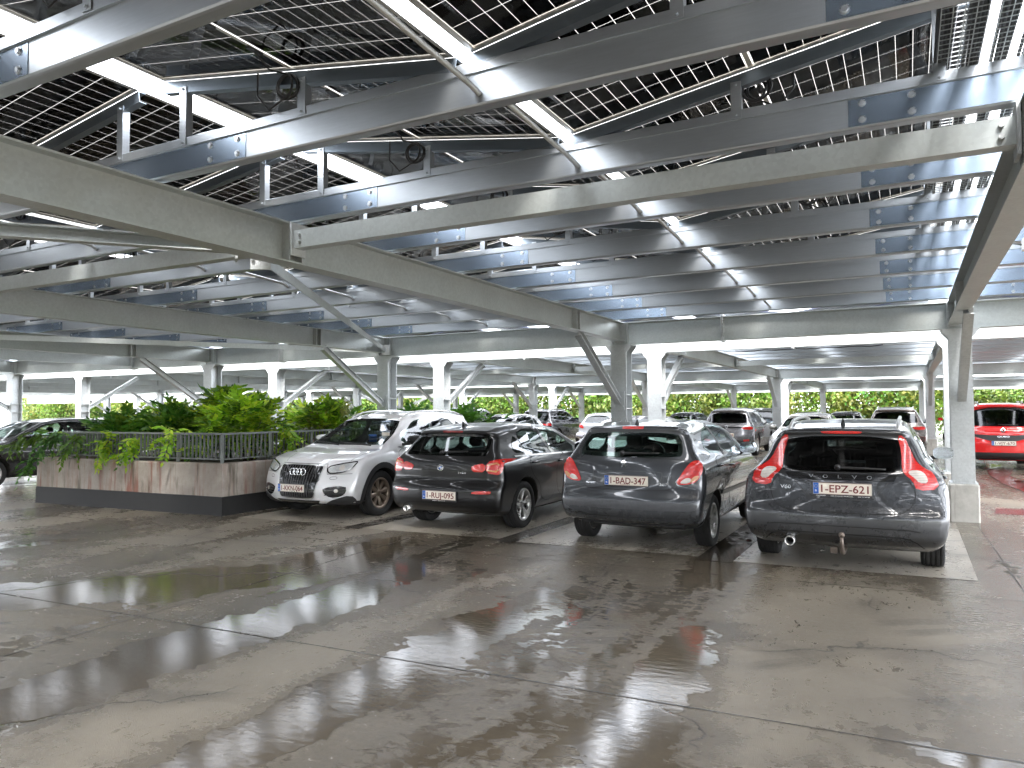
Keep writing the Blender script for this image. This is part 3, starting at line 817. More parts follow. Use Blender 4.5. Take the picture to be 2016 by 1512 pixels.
# ================================================================== VEHICLES
def paint(name, color, metal=.0, rough=.28, dirt=.35, coat=1.0):
    t = NT(name)
    P = t.mapping('Object')
    sp = t.add('ShaderNodeSeparateXYZ'); t.l.new(t.add('ShaderNodeTexCoord').outputs['Object'], sp.inputs[0])
    d = t.math('MULTIPLY', t.ramp(t.noise(P, 5, 7, .7), [(.42, 0.0), (.72, 1.0)]), t.ramp(sp.outputs[2], [(.22, 1.0), (.50, .15), (1.0, .03)]))
    d = t.math('MULTIPLY', d, dirt)
    c = t.mix(d, color, (.10, .09, .075))
    r = t.math('ADD', rough, t.math('MULTIPLY', d, .9))
    b = t.bsdf(c, r, metal, .3, 1.0, .025)
    t.val(b.inputs['Coat Weight'], t.math('SUBTRACT', coat, t.math('MULTIPLY', d, coat)))
    inner = t.bsdf((.02, .02, .021), .8)
    mx = t.add('ShaderNodeMixShader'); g = t.add('ShaderNodeNewGeometry')
    t.l.new(g.outputs['Backfacing'], mx.inputs[0]); t.l.new(b.outputs[0], mx.inputs[1]); t.l.new(inner.outputs[0], mx.inputs[2])
    return t.done(mx)
def glass(name, tint, refl=.08, rough=.015):
    t = NT(name)
    tr = t.add('ShaderNodeBsdfTransparent'); tr.inputs[0].default_value = (*tint, 1)
    gl = t.add('ShaderNodeBsdfGlossy'); gl.inputs['Roughness'].default_value = rough + .01; gl.inputs[0].default_value = (.95, .97, 1, 1)
    lw = t.add('ShaderNodeFresnel'); lw.inputs[0].default_value = 1.46
    mx = t.add('ShaderNodeMixShader'); gb = t.add('ShaderNodeNewGeometry'); t.l.new(t.math('MULTIPLY', lw.outputs[0], t.math('SUBTRACT', 1.0, gb.outputs['Backfacing'])), mx.inputs[0])
    t.l.new(tr.outputs[0], mx.inputs[1]); t.l.new(gl.outputs[0], mx.inputs[2])
    return t.done(mx)
def lens(name, c0, c1, scale=60, emit=0):
    t = NT(name)
    w = t.add('ShaderNodeTexWave', wave_type='BANDS', bands_direction='Z'); w.inputs['Scale'].default_value = scale * .35; w.inputs['Distortion'].default_value = .4
    t.l.new(t.mapping(), w.inputs[0])
    n = t.noise(t.mapping(), 9, 3)
    c = t.ramp(t.math('ADD', t.math('MULTIPLY', w.outputs[1], .35), t.math('MULTIPLY', n, .7)), [(.3, c0), (.75, c1)])
    return t.done(t.bsdf(c, .16, 0, .6, 1.0, .02))
M['glass'] = glass('car_glass', (.58, .72, .66))
M['glass_clear'] = glass('clear_lamp_cover', (.93, .94, .94))
M['glass_dark'] = glass('privacy_glass', (.07, .075, .08), .12, .07)
M['glass_mid'] = glass('tinted_glass', (.25, .30, .28))
M['frit'] = simple('black_glass_border', (.008, .008, .009), .12, 0, .5, .5)
M['trim'] = simple('black_plastic_trim', (.022, .022, .023), .48, 0, .5, 0, .25, 30)
M['grey_trim'] = simple('grey_bumper_trim', (.055, .058, .064), .42, 0, .5, .2, .25, 20)
M['seam'] = simple('panel_gap_rubber', (.004, .004, .004), .9)
M['chrome'] = simple('chrome', (.72, .73, .74), .12, 1.0, .5, 0, .05)
M['satin'] = simple('satin_alloy', (.48, .48, .47), .3, .9)
M['bronze_alloy'] = simple('brake_dusted_alloy', (.27, .215, .17), .4, .75)
M['tyre'] = simple('tyre_rubber', (.018, .018, .018), .72, 0, .35, 0, .35, 12)
M['lens_red'] = lens('red_lamp_lens', (.45, .008, .008), (.78, .022, .016))
M['lens_dark'] = lens('dark_red_lamp_lens', (.10, .006, .006), (.26, .012, .012))
M['lens_clear'] = lens('clear_lamp_lens', (.42, .38, .34), (.85, .80, .74))
M['lens_orange'] = lens('amber_lamp_lens', (.55, .20, .06), (.75, .36, .14))
M['lens_head'] = lens('headlamp_reflector', (.22, .22, .225), (.85, .87, .88), 90)
M['plate'] = simple('plate_white', (.74, .70, .62), .35, 0, .5, .4, .03)
M['plate_blue'] = simple('plate_blue', (.012, .10, .42), .4)
M['plate_text'] = simple('plate_maroon', (.14, .012, .010), .5)
M['white_text'] = simple('white_lettering', (.75, .75, .74), .4)
M['seat'] = simple('dark_seat_fabric', (.018, .018, .020), .85)
M['under'] = simple('dirty_underbody', (.018, .017, .016), .9)
M['mirror_glass'] = simple('mirror_glass', (.5, .55, .6), .02, 1.0, .5, 0, 0)

def sd_poly(px, pz, poly):
    """signed distance to closed polygon (negative inside), arrays px,pz"""
    d = np.full(px.shape, 1e9); inside = np.zeros(px.shape, bool)
    n = len(poly)
    for i in range(n):
        ax, az = poly[i]; bx, bz = poly[(i + 1) % n]
        ex, ez = bx - ax, bz - az
        wx, wz = px - ax, pz - az
        tt = np.clip((wx * ex + wz * ez) / (ex * ex + ez * ez + 1e-12), 0, 1)
        d = np.minimum(d, (wx - ex * tt) ** 2 + (wz - ez * tt) ** 2)
        c = ((az <= pz) & (bz > pz)) | ((bz <= pz) & (az > pz))
        with np.errstate(divide='ignore', invalid='ignore'):
            xi = ax + (pz - az) * ex / (ez if abs(ez) > 1e-12 else 1e-12)
        inside ^= c & (px < xi)
    d = np.sqrt(d)
    return np.where(inside, -d, d)

def blur(a, sig):
    r = int(sig * 3) + 1; k = np.exp(-.5 * (np.arange(-r, r + 1) / sig) ** 2); k /= k.sum()
    for ax in range(a.ndim):
        p = np.pad(a, [(r, r) if i == ax else (0, 0) for i in range(a.ndim)], mode='edge')
        a = sum(k[j] * np.take(p, np.arange(j, j + a.shape[ax]), axis=ax) for j in range(2 * r + 1))
    return a

def chaikin(p, n=2, closed=True):
    for _ in range(n):
        q = []
        m = len(p)
        for i in range(m if closed else m - 1):
            a, b = p[i], p[(i + 1) % m]
            q.append((a[0] * .75 + b[0] * .25, a[1] * .75 + b[1] * .25)); q.append((a[0] * .25 + b[0] * .75, a[1] * .25 + b[1] * .75))
        p = q
    return p

def resample(poly, step):
    out = []
    n = len(poly)
    for i in range(n):
        a, b = poly[i], poly[(i + 1) % n]
        L = math.hypot(b[0] - a[0], b[1] - a[1]); k = max(1, int(round(L / step)))
        for j in range(k): out.append((a[0] + (b[0] - a[0]) * j / k, a[1] + (b[1] - a[1]) * j / k))
    return out

def area2(p): return sum(p[i][0] * p[(i + 1) % len(p)][1] - p[(i + 1) % len(p)][0] * p[i][1] for i in range(len(p)))

def inset(poly, w):
    """offset a dense closed polygon inwards (w>0)"""
    n = len(poly); sg = 1 if area2(poly) > 0 else -1; out = []
    for i in range(n):
        a, b, c = poly[i - 1], poly[i], poly[(i + 1) % n]
        d1 = (b[0] - a[0], b[1] - a[1]); d2 = (c[0] - b[0], c[1] - b[1])
        l1 = math.hypot(*d1) or 1; l2 = math.hypot(*d2) or 1
        n1 = (-d1[1] / l1 * sg, d1[0] / l1 * sg); n2 = (-d2[1] / l2 * sg, d2[0] / l2 * sg)
        bx, by = n1[0] + n2[0], n1[1] + n2[1]; q = max(.5, (bx * bx + by * by) / 2)
        out.append((b[0] + bx / q * w, b[1] + by / q * w))
    return out

class Car:
    def __init__(s, name, label, loc, flip, prof, wz, L, rear_b=.10, front_b=.16, cabin=None, wheels=(.95, 3.7), R_=.33, width=1.8, vox=.022, paintm=None, group='parked cars', wheel_style='multi', wheel_mat='satin', bp=2.6, sig=1.6, cat='car', tyre_w=.215):
        s.t = thing(name, label, cat, loc, math.pi if flip else 0.0, group)
        s.L, s.rb, s.fb, s.R = L, rear_b, front_b, R_
        s.W0 = max(w for z, w in wz); s.wheels = wheels; s.bp = bp
        h = .0125; s.h = h
        s.y0, s.z0 = -.4, -.2
        ys = np.arange(s.y0, L + .4, h); zs = np.arange(s.z0, max(z for y, z in prof) + .4, h)
        Y, Z = np.meshgrid(ys, zs, indexing='ij')
        s.pg = blur(sd_poly(Y, Z, prof), sig)
        zz = np.arange(-.2, 2.3, .0125)
        s.wz = blur(np.interp(zz, [a for a, b in wz], [b for a, b in wz]), 2.0)
        s.cab = cabin or [(0, .94), (1.2, .99), (2.0, 1.0), (3.4, .97), (L, .95)]
        s.belt = .9
        s.mat = paintm; s.vox = vox
        s.H = max(z for y, z in prof)
        s.cuts = []
        s.tw = tyre_w
        s.rear_track = s.W0 - .03
    def W(s, y, z):
        i = np.clip((z + .2) / .0125, 0, len(s.wz) - 2.001); k = i.astype(int); f = i - k
        w = s.wz[k] * (1 - f) + s.wz[k + 1] * f
        cf = np.interp(y, [a for a, b in s.cab], [b for a, b in s.cab])
        m = np.clip((z - s.belt + .12) / .3, 0, 1); m = m * m * (3 - 2 * m)
        return w * (1 + (cf - 1) * m)
    def f(s, x, y, z):
        ax = np.abs(x) / s.W0
        sr = np.clip(1 - y / 1.5, 0, 1); sr = sr * sr * (3 - 2 * sr)
        sf = np.clip(1 - (s.L - y) / 1.5, 0, 1); sf = sf * sf * (3 - 2 * sf)
        ye = y - s.rb * np.minimum(ax, 1.2) ** s.bp * sr + s.fb * np.minimum(ax, 1.2) ** 2.4 * sf
        crown = .035 * ax * ax * np.clip((z - s.belt) / .3, 0, 1)            # roof and hood crown
        ze = z + crown
        i = np.clip((ye - s.y0) / s.h, 0, s.pg.shape[0] - 2.001); j = np.clip((ze - s.z0) / s.h, 0, s.pg.shape[1] - 2.001)
        a, b = i.astype(int), j.astype(int); u, v = i - a, j - b
        g = s.pg
        p = (g[a, b] * (1 - u) + g[a + 1, b] * u) * (1 - v) + (g[a, b + 1] * (1 - u) + g[a + 1, b + 1] * u) * v
        q = (np.abs(x) - s.W(y, z)) * .92
        k = .075
        hh = np.clip(.5 - .5 * (q - p) / k, 0, 1)
        return q * (1 - hh) + p * hh + k * hh * (1 - hh)
    def well(s, x, y, z):
        d = np.full(np.shape(x), 9.0)
        for wy in s.wheels:
            c = np.maximum(np.sqrt((y - wy) ** 2 + (z - s.R) ** 2) - (s.R + .055), s.W0 - .30 - np.abs(x))
            d = np.minimum(d, c)
        return d
    def grad(s, p, fn=None):
        fn = fn or s.f; e = .012; g = np.zeros_like(p)
        for i in range(3):
            q = p.copy(); q[:, i] += e; r = p.copy(); r[:, i] -= e
            g[:, i] = (fn(*q.T) - fn(*r.T)) / (2 * e)
        return g / (np.linalg.norm(g, axis=1, keepdims=True) + 1e-9)
    def newton(s, p, n=4):
        for _ in range(n):
            v = s.f(*p.T); p = p - s.grad(p) * v[:, None]
        return p
    def body(s):
        v = s.vox
        xs = np.arange(-s.W0 - .08, s.W0 + .08 + v, v); ys = np.arange(-.1, s.L + .1 + v, v); zs = np.arange(.08, s.H + .1 + v, v)
        X, Y, Z = np.meshgrid(xs, ys, zs, indexing='ij')
        def F(x, y, z): return np.maximum(s.f(x, y, z), -s.well(x, y, z))
        D = F(X, Y, Z)
        S = D < 0
        nx, ny, nz = D.shape
        cnt = np.zeros((nx - 1, ny - 1, nz - 1)); acc = np.zeros((nx - 1, ny - 1, nz - 1, 3))
        corners = [(i, j, k) for i in (0, 1) for j in (0, 1) for k in (0, 1)]
        def sub(A, c): return A[c[0]:nx - 1 + c[0], c[1]:ny - 1 + c[1], c[2]:nz - 1 + c[2]]
        for a in corners:
            for ax in range(3):
                if a[ax]: continue
                b = list(a); b[ax] = 1
                da, db = sub(D, a), sub(D, b)
                m = (da < 0) != (db < 0)
                tt = np.where(m, da / np.where(m, da - db, 1), 0)
                cnt += m
                for q in range(3): acc[..., q] += np.where(m, a[q] + (tt if q == ax else 0), 0)
        act = cnt > 0
        idx = np.full(cnt.shape, -1); idx[act] = np.arange(act.sum())
        ijk = np.argwhere(act)
        P = (acc[act] / cnt[act][:, None] + ijk) * v + np.array([xs[0], ys[0], zs[0]])
        faces = []
        for ax in range(3):
            sl0 = [slice(1, -1)] * 3; sl1 = [slice(1, -1)] * 3
            o1, o2 = [(1, 2), (2, 0), (0, 1)][ax]
            rng_ = [slice(1, n - 1) for n in (nx, ny, nz)]; rng_[ax] = slice(0, (nx, ny, nz)[ax] - 1)
            ra = list(rng_); rb = list(rng_); rb[ax] = slice(1, (nx, ny, nz)[ax])
            A, B = S[tuple(ra)], S[tuple(rb)]
            for flip_, m in ((False, A & ~B), (True, ~A & B)):
                w = np.argwhere(m)
                if not len(w): continue
                off = np.array([1, 1, 1]); off[ax] = 0
                w = w + off
                def g(d1, d2):
                    c = w.copy(); c[:, o1] -= d1; c[:, o2] -= d2
                    return idx[c[:, 0], c[:, 1], c[:, 2]]
                q = np.stack([g(1, 1), g(0, 1), g(0, 0), g(1, 0)], 1)
                if flip_: q = q[:, ::-1]
                faces.append(q)
        Fc = np.concatenate(faces)
        Fc = Fc[(Fc >= 0).all(1)]
        wl_ = s.well(*P.T)
        smooth_pts = wl_ > v * .8
        Pn = P.copy(); Pn[smooth_pts] = s.newton(P[smooth_pts], 4)
        P = Pn
        N = s.grad(P, F)
        cen = P[Fc].mean(1); cn = N[Fc].mean(1)
        keep = np.ones(len(Fc), bool)
        for view, poly in s.cuts:
            u, w_, facing = s.uv(view, cen, cn)
            keep &= ~((sd_poly(u, w_, poly) < 0) & facing)
        Fc, cen = Fc[keep], cen[keep]
        mi = ((s.well(*cen.T) < v * .75) | ((cen[:, 2] < .24))).astype(int)
        me = bpy.data.meshes.new('body')
        me.from_pydata(P.tolist(), [], Fc.tolist())
        me.materials.append(s.mat); me.materials.append(M['under'])
        me.polygons.foreach_set('material_index', mi)
        me.polygons.foreach_set('use_smooth', np.ones(len(Fc), bool))
        me.update(); me.normals_split_custom_set_from_vertices(N.tolist())
        return link('body', me, s.t)
    def uv(s, view, p, n):
        if view == 'rear': return p[:, 0], p[:, 2], n[:, 1] < -.15
        if view == 'front': return p[:, 0], p[:, 2], n[:, 1] > .12
        if view == 'left': return p[:, 1], p[:, 2], n[:, 0] < -.3
        if view == 'right': return p[:, 1], p[:, 2], n[:, 0] > .3
        if view == 'top': return p[:, 0], p[:, 1], n[:, 2] > .2
    def project(s, view, u, w):
        u, w = np.asarray(u, float), np.asarray(w, float); n = len(u)
        if view in ('rear', 'front'):
            o = np.stack([u, np.full(n, -.5 if view == 'rear' else s.L + .5), w], 1); d = np.array([0, 1. if view == 'rear' else -1., 0])
        elif view in ('left', 'right'):
            sx = -1 if view == 'left' else 1
            o = np.stack([np.full(n, sx * 1.6), u, w], 1); d = np.array([-sx, 0., 0])
        else:
            o = np.stack([u, w, np.full(n, s.H + .5)], 1); d = np.array([0, 0, -1.])
        tt = np.zeros(n); best = np.full(n, 1e9); bt = np.zeros(n)
        for _ in range(70):
            v = s.f(*(o + d * tt[:, None]).T)
            b = v < best; best = np.where(b, v, best); bt = np.where(b, tt, bt)
            tt = tt + np.clip(v * .7, -.05, .3) * (tt < 3.2)
        p = o + d * bt[:, None]
        # pull straight along the ray when it hits, otherwise onto the nearest surface
        for _ in range(3):
            v = s.f(*p.T); g = s.grad(p); p = p - g * np.clip(v, -.05, .2)[:, None]
        return p, s.grad(p)
    def panel(s, name, view, poly, mat, off=.004, step=.03, round_=0, depth=.012, parent=None, label=None, cut=None):
        if round_: poly = chaikin(poly, round_)
        if area2(poly) < 0: poly = poly[::-1]
        b = resample(poly, step)
        xs = [p[0] for p in b]; ys = [p[1] for p in b]
        gx, gy = np.meshgrid(np.arange(min(xs) + step * .5, max(xs), step), np.arange(min(ys) + step * .5, max(ys), step))
        gx, gy = gx.ravel(), gy.ravel()
        sd = sd_poly(gx, gy, poly); ins = sd < -step * .35
        vs = [Vector(p) for p in b] + [Vector((x, y)) for x, y in zip(gx[ins], gy[ins])]
        nb = len(b)
        ov, oe, of, orig, *_ = delaunay_2d_cdt(vs, [], [list(range(nb))], 1, 1e-5)
        u = [v.x for v in ov]; w = [v.y for v in ov]
        P, N = s.project(view, u, w)
        top = P + N * off
        vlist = top.tolist(); fl = [tuple(f) for f in of]
        ring = []
        look = {}
        for i, o in enumerate(orig):
            for q in o:
                if q < nb: look[q] = i
        ring = [look[i] for i in range(nb) if i in look]
        n0 = len(vlist)
        rt = [vlist[i] for i in ring]; rb_ = (P[ring] + N[ring] * (off - depth)).tolist()
        vlist += rt + rb_; m = len(ring)
        for i in range(m): j = (i + 1) % m; fl.append((n0 + j, n0 + i, n0 + m + i, n0 + m + j))
        # make sure triangles face outwards
        A = np.array(vlist); NN = np.concatenate([N, N[ring], N[ring]])
        fl2 = []
        for k, fct in enumerate(fl):
            if len(fct) == 3:
                a_, b_, c_ = A[fct[0]], A[fct[1]], A[fct[2]]
                if np.dot(np.cross(b_ - a_, c_ - a_), NN[fct[0]]) < 0: fct = fct[::-1]
            fl2.append(fct)
        me = bpy.data.meshes.new(name); me.from_pydata(vlist, [], fl2)
        me.materials.append(mat)
        me.polygons.foreach_set('use_smooth', [len(f_) == 3 for f_ in fl2]); me.update()
        try: me.normals_split_custom_set_from_vertices(NN.tolist())
        except Exception: pass
        o = link(name, me, parent or s.t)
        if label: o['label'] = label
        if cut is not None: s.cuts.append((view, inset(b, cut)))
        return o
    def ribbon(s, view, pts, w, off=.002, closed=True, round_=0):
        """thin strip following a line on the surface: returns mesh data"""
        if round_: pts = chaikin(pts, round_, closed)
        b = resample(pts, .025) if closed else resample(pts, .025)[:]
        if not closed:
            b = []
            for i in range(len(pts) - 1):
                a, c = pts[i], pts[i + 1]; L = math.hypot(c[0] - a[0], c[1] - a[1]); k = max(1, int(L / .025))
                b += [(a[0] + (c[0] - a[0]) * j / k, a[1] + (c[1] - a[1]) * j / k) for j in range(k)]
            b.append(pts[-1])
        n = len(b)
        i1, i2 = [], []
        for i in range(n):
            a = b[i - 1] if (closed or i) else b[i]; c = b[(i + 1) % n] if (closed or i < n - 1) else b[i]
            d = (c[0] - a[0], c[1] - a[1]); l = math.hypot(*d) or 1
            nx, nz = -d[1] / l * w / 2, d[0] / l * w / 2
            i1.append((b[i][0] + nx, b[i][1] + nz)); i2.append((b[i][0] - nx, b[i][1] - nz))
        P, N = s.project(view, [p[0] for p in i1 + i2], [p[1] for p in i1 + i2])
        Q = P + N * off
        vs = Q.tolist(); fs = []
        for i in range(n if closed else n - 1):
            j = (i + 1) % n
            q = (i, j, n + j, n + i)
            A = Q[[i, j, n + i]]
            if np.dot(np.cross(A[1] - A[0], A[2] - A[0]), N[i]) < 0: q = q[::-1]
            fs.append(q)
        return vs, fs
    def seams(s, items, name='panel_gap', mat=None):
        m = MB()
        for it in items:
            view, pts, w = it[:3]; closed = it[3] if len(it) > 3 else True; rd = it[4] if len(it) > 4 else 0; off = it[5] if len(it) > 5 else .0022
            vs, fs = s.ribbon(view, pts, w, off, closed, rd)
            m.add(vs, fs, 0, True)
        return m.build(name, mat or M['seam'], s.t)
    def window(s, name, view, poly, mat, frit=.035, round_=1, off=.004, step=.035, parent=None):
        if round_: poly = chaikin(poly, round_)
        if area2(poly) < 0: poly = poly[::-1]
        g = s.panel(name, view, poly, mat, off, step, 0, .006, parent, cut=frit * .45)
        if frit > .0:
            b = resample(poly, .02); q = inset(b, frit)
            P, N = s.project(view, [p[0] for p in b + q], [p[1] for p in b + q])
            Q = (P + N * (off - .002)); n = len(b)
            m = MB(); fs = []
            for i in range(n):
                j = (i + 1) % n
                fs.append((i, j, n + j, n + i))
            m.add(Q.tolist(), fs, 0, True); m.build('window_border', M['frit'], g)
        return g
    def mirrors(s, y, z, x, mat=None, glass_face=-1):
        for sx in (-1, 1):
            m = MB()
            n, k = 14, 8
            vs = []; fs = []
            for i in range(k + 1):
                a = i / k
                r = math.sin(math.pi * min(.98, .12 + .5 * a)) if a < 1 else 1
                yy = y + .17 * (1 - a) ** 1 * 1 - 0.0
                for j in range(n):
                    th = 2 * math.pi * j / n
                    cx, cz = math.cos(th), math.sin(th)
                    ex = abs(cx) ** .7 * (1 if cx > 0 else -1); ez = abs(cz) ** .7 * (1 if cz > 0 else -1)
                    rr = (1 - (1 - a) ** 2.2) ** .5 if a > 0 else .05
                    vs.append((sx * (x + .115 * (1 + ex * rr)), yy - .04, z + .02 + .075 * ez * rr))
            for i in range(k):
                for j in range(n): fs.append((i * n + j, i * n + (j + 1) % n, (i + 1) * n + (j + 1) % n, (i + 1) * n + j))
            m.add(vs, fs, 0, True); m.add(vs[-n:], [tuple(range(n))], 1)
            mo = m.build('wing_mirror', [mat or s.mat, M['mirror_glass']], s.t)
            m = MB(); m.bar((sx * (x - .05), y + .10, z - .05), (sx * (x + .07), y + .05, z - .035), .05, .045); m.build('mirror_foot', M['trim'], mo)
    def wheel_set(s, style, rim_mat, hub=None):
        tw = s.tw
        for wy in s.wheels:
            for sx in (-1, 1):
                e = empty('wheel', (sx * (s.rear_track - tw / 2), wy, s.R), 0 if sx > 0 else math.pi); e.parent = s.t
                link('tyre', tyre_mesh(s.R, tw), e)
                link('rim', rim_mesh(s.R, tw, style, rim_mat), e)
                link('brake_disc', disc_mesh(s.R), e)
    def interior(s, yb, yf, zbelt, w):
        """front seats, rear bench and dashboard as dark upholstered shapes"""
        def seat(x0, x1, y, zt):
            m = MB()
            n = 6
            m.bbox(x0, x1, y, y + .50, .30, .52, .05)
            prof = [(y - .02, .50), (y + .10, .50), (y - .04, zt - .20), (y - .17, zt - .22)]
            vs = [(x0 + .03, a, b) for a, b in prof] + [(x1 - .03, a, b) for a, b in prof]
            m.add(vs, [(0, 1, 2, 3), (7, 6, 5, 4), (0, 4, 5, 1), (1, 5, 6, 2), (2, 6, 7, 3), (3, 7, 4, 0)])
            o = m.build('seat', M['seat'], s.t)
            xc = (x0 + x1) / 2
            for c in ([xc] if x1 - x0 < .7 else [x0 + .24, x1 - .24]):
                m = MB()
                m.lathe([(0, -.105), (.06, -.10), (.085, -.06), (.09, 0), (.085, .06), (.06, .10), (0, .105)], 'x', 14, o=(c, 0, 0))
                for i, v in enumerate(m.v): m.v[i] = (v[0] * 1 if False else v[0], y - .12 + v[1] * .55, zt - .08 + v[2])
                m.build('headrest', M['seat'], o)
        seat(-.60, -.12, yf - 1.05, zbelt + .34); seat(.12, .60, yf - 1.05, zbelt + .34)
        seat(-.62, .62, yb + .55, zbelt + .16)
        m = MB(); m.bbox(-w + .06, w - .06, yf - .30, yf + .32, zbelt - .28, zbelt + .01, .05); m.build('dashboard', M['seat'], s.t)
        m = MB(); m.tube([(-.37 + .185 * math.cos(a), yf - .40 + .07 * math.sin(a), zbelt + .02 + .17 * math.sin(a)) for a in [2 * math.pi * i / 24 for i in range(24)]], .016, 8, close=True)
        m.bar((-.54, yf - .40, zbelt + .02), (-.20, yf - .40, zbelt + .02), .03, .05); m.bar((-.37, yf - .45, zbelt - .14), (-.37, yf - .40, zbelt + .02), .05, .03)
        m.build('steering_wheel', M['black_plastic'], s.t)
        m = MB(); m.box(-w + .12, w - .12, .25, yf + .3, .27, .30); m.box(-w + .1, w - .1, yb - .02, yb + .35, .30, zbelt - .12); m.build('cabin_floor', M['seat'], s.t)
    def plate(s, view, x, z, text, y=None, tilt=0.0, frame_text=None, w=.52, h=.112):
        """number plate standing flat on the body"""
        P, N = s.project(view, [x - w * .4, x, x + w * .4], [z, z, z])
        sgn = -1 if view == 'rear' else 1
        yy = (P[:, 1].min() - .022) if view == 'rear' else (P[:, 1].max() + .022)
        root = empty('licence_plate'); root.parent = s.t
        root.location = (x, yy, z); root.rotation_euler = (tilt, 0, 0 if view == 'rear' else math.pi)
        fz = -.022 if frame_text else -.006
        m = MB(); m.bbox(-w / 2 - .006, w / 2 + .006, .001, .020, -h / 2 + fz, h / 2 + .006, .004); m.build('plate_holder', M['trim'], root)
        m = MB(); m.box(-w / 2, w / 2, -.003, .0005, -h / 2, h / 2); pl = m.build('plate_face', M['plate'], root)
        m = MB(); m.box(-w / 2 + .003, -w / 2 + .052, -.0045, -.0031, -h / 2 + .003, h / 2 - .003); m.build('country_band', M['plate_blue'], root)
        m = MB()
        for i in range(12):
            a = 2 * math.pi * i / 12; cx, cz = -w / 2 + .0275 + .014 * math.cos(a), .020 + .014 * math.sin(a)
            m.box(cx - .0016, cx + .0016, -.0055, -.0046, cz - .0016, cz + .0016)
        bl = m.build('country_stars', simple_cached('star_yellow', (.8, .6, .05)), root)
        text_on('B', root, (-w / 2 + .0275, -.005, -.032), .026, M['white_text'], width=.018)
        text_on(text, root, (.024, -.0045, -.036), .102, M['plate_text'], width=w - .10, name='registration')
        m = MB(); m.box(-w / 2 + .001, w / 2 - .001, -.0041, -.0031, h / 2 - .004, h / 2 - .0015); m.box(-w / 2 + .055, w / 2 - .001, -.0041, -.0031, -h / 2 + .0015, -h / 2 + .004); m.build('plate_rim', M['plate_text'], root)
        if frame_text:
            for txt, fx, fw in frame_text: text_on(txt, root, (fx, -.0002, -h / 2 - .018), .011, M['white_text'], width=fw)
        return root
    def letters(s, view, text, x, z, size, width, mat=None, name='lettering', off=.006, ext=.003):
        P, N = s.project(view, [x], [z])
        root = text_on(text, s.t, (0, 0, 0), size, mat or M['chrome'], width=width, name=name, ext=ext)
        n = Vector(N[0]);
        yv = Vector((0, 0, 1)) - n * n.z; yv.normalize(); xv = yv.cross(n)
        root.matrix_parent_inverse = Matrix.Identity(4)
        p = P[0] + N[0] * off
        root.matrix_basis = Matrix(((xv.x, yv.x, n.x, p[0]), (xv.y, yv.y, n.y, p[1]), (xv.z, yv.z, n.z, p[2]), (0, 0, 0, 1)))
        return root

_sc = {}
def simple_cached(n, c):
    if n not in _sc: _sc[n] = simple(n, c, .5)
    return _sc[n]
def text_mesh(body, size, width=None, ext=.0006, bold=.012):
    cu = bpy.data.curves.new('lettering', 'FONT'); cu.body = body; cu.size = size; cu.align_x = 'CENTER'
    cu.extrude = ext; cu.offset = bold * size; cu.resolution_u = 3
    ob = bpy.data.objects.new('lettering', cu); col.objects.link(ob)
    dg = bpy.context.evaluated_depsgraph_get()
    me = bpy.data.meshes.new_from_object(ob.evaluated_get(dg))
    bpy.data.objects.remove(ob)
    if len(me.vertices):
        xs = [v.co.x for v in me.vertices]; lo, hi = min(xs), max(xs); cx = (lo + hi) / 2
        k = (width / (hi - lo)) if width else 1
        for v in me.vertices: v.co.x = (v.co.x - cx) * k
    return me
def text_on(body, parent, loc, size, mat, width=None, name='lettering', ext=.0006):
    me = text_mesh(body, size, width, ext); me.materials.clear(); me.materials.append(mat)
    o = link(name, me, parent, loc, (math.pi / 2, 0, 0))
    return o

_tm = {}
def tyre_mesh(R_, w):
    k = ('t', R_, w)
    if k in _tm: return _tm[k]
    m = MB(); h = w / 2; r0 = R_ * .66
    prof = [(r0, -h * .80), (r0 + .03, -h * .93), (R_ * .86, -h), (R_ * .95, -h * .93), (R_ * .985, -h * .82)]
    gr = []
    for i in range(4):
        c = -h * .6 + i * h * .4
        gr += [(R_, c - .012), (R_, c - .0045), (R_ - .009, c - .004), (R_ - .009, c + .004), (R_, c + .0045), (R_, c + .012)]
    prof += [(R_ * .997, -h * .74)] + gr + [(R_ * .997, h * .74), (R_ * .985, h * .82), (R_ * .95, h * .93), (R_ * .86, h), (r0 + .03, h * .93), (r0, h * .80)]
    m.lathe(prof, 'x', 56)
    # shoulder tread blocks
    for i in range(70):
        a = 2 * math.pi * i / 70
        for sx in (-1, 1):
            c, q = math.cos(a), math.sin(a); t0, t1 = sx * h * .80, sx * h * .93
            ra, rb = R_ * .992, R_ * .962
            da = .6 * math.pi / 70
            c2, q2 = math.cos(a + da), math.sin(a + da)
            m.add([(t0, ra * c, ra * q), (t0, ra * c2, ra * q2), (t1, rb * c2, rb * q2), (t1, rb * c, rb * q)], [(0, 1, 2, 3)])
    _tm[k] = m.mesh('tyre', M['tyre']); return _tm[k]
def disc_mesh(R_):
    k = ('d', R_)
    if k in _tm: return _tm[k]
    m = MB(); m.lathe([(0, .0), (R_ * .42, .0), (R_ * .42, .02), (0, .02)], 'x', 28); m.lathe([(0, -.09), (R_ * .62, -.09), (R_ * .62, -.07), (0, -.07)], 'x', 28)
    _tm[k] = m.mesh('brake_disc', M['under']); return _tm[k]
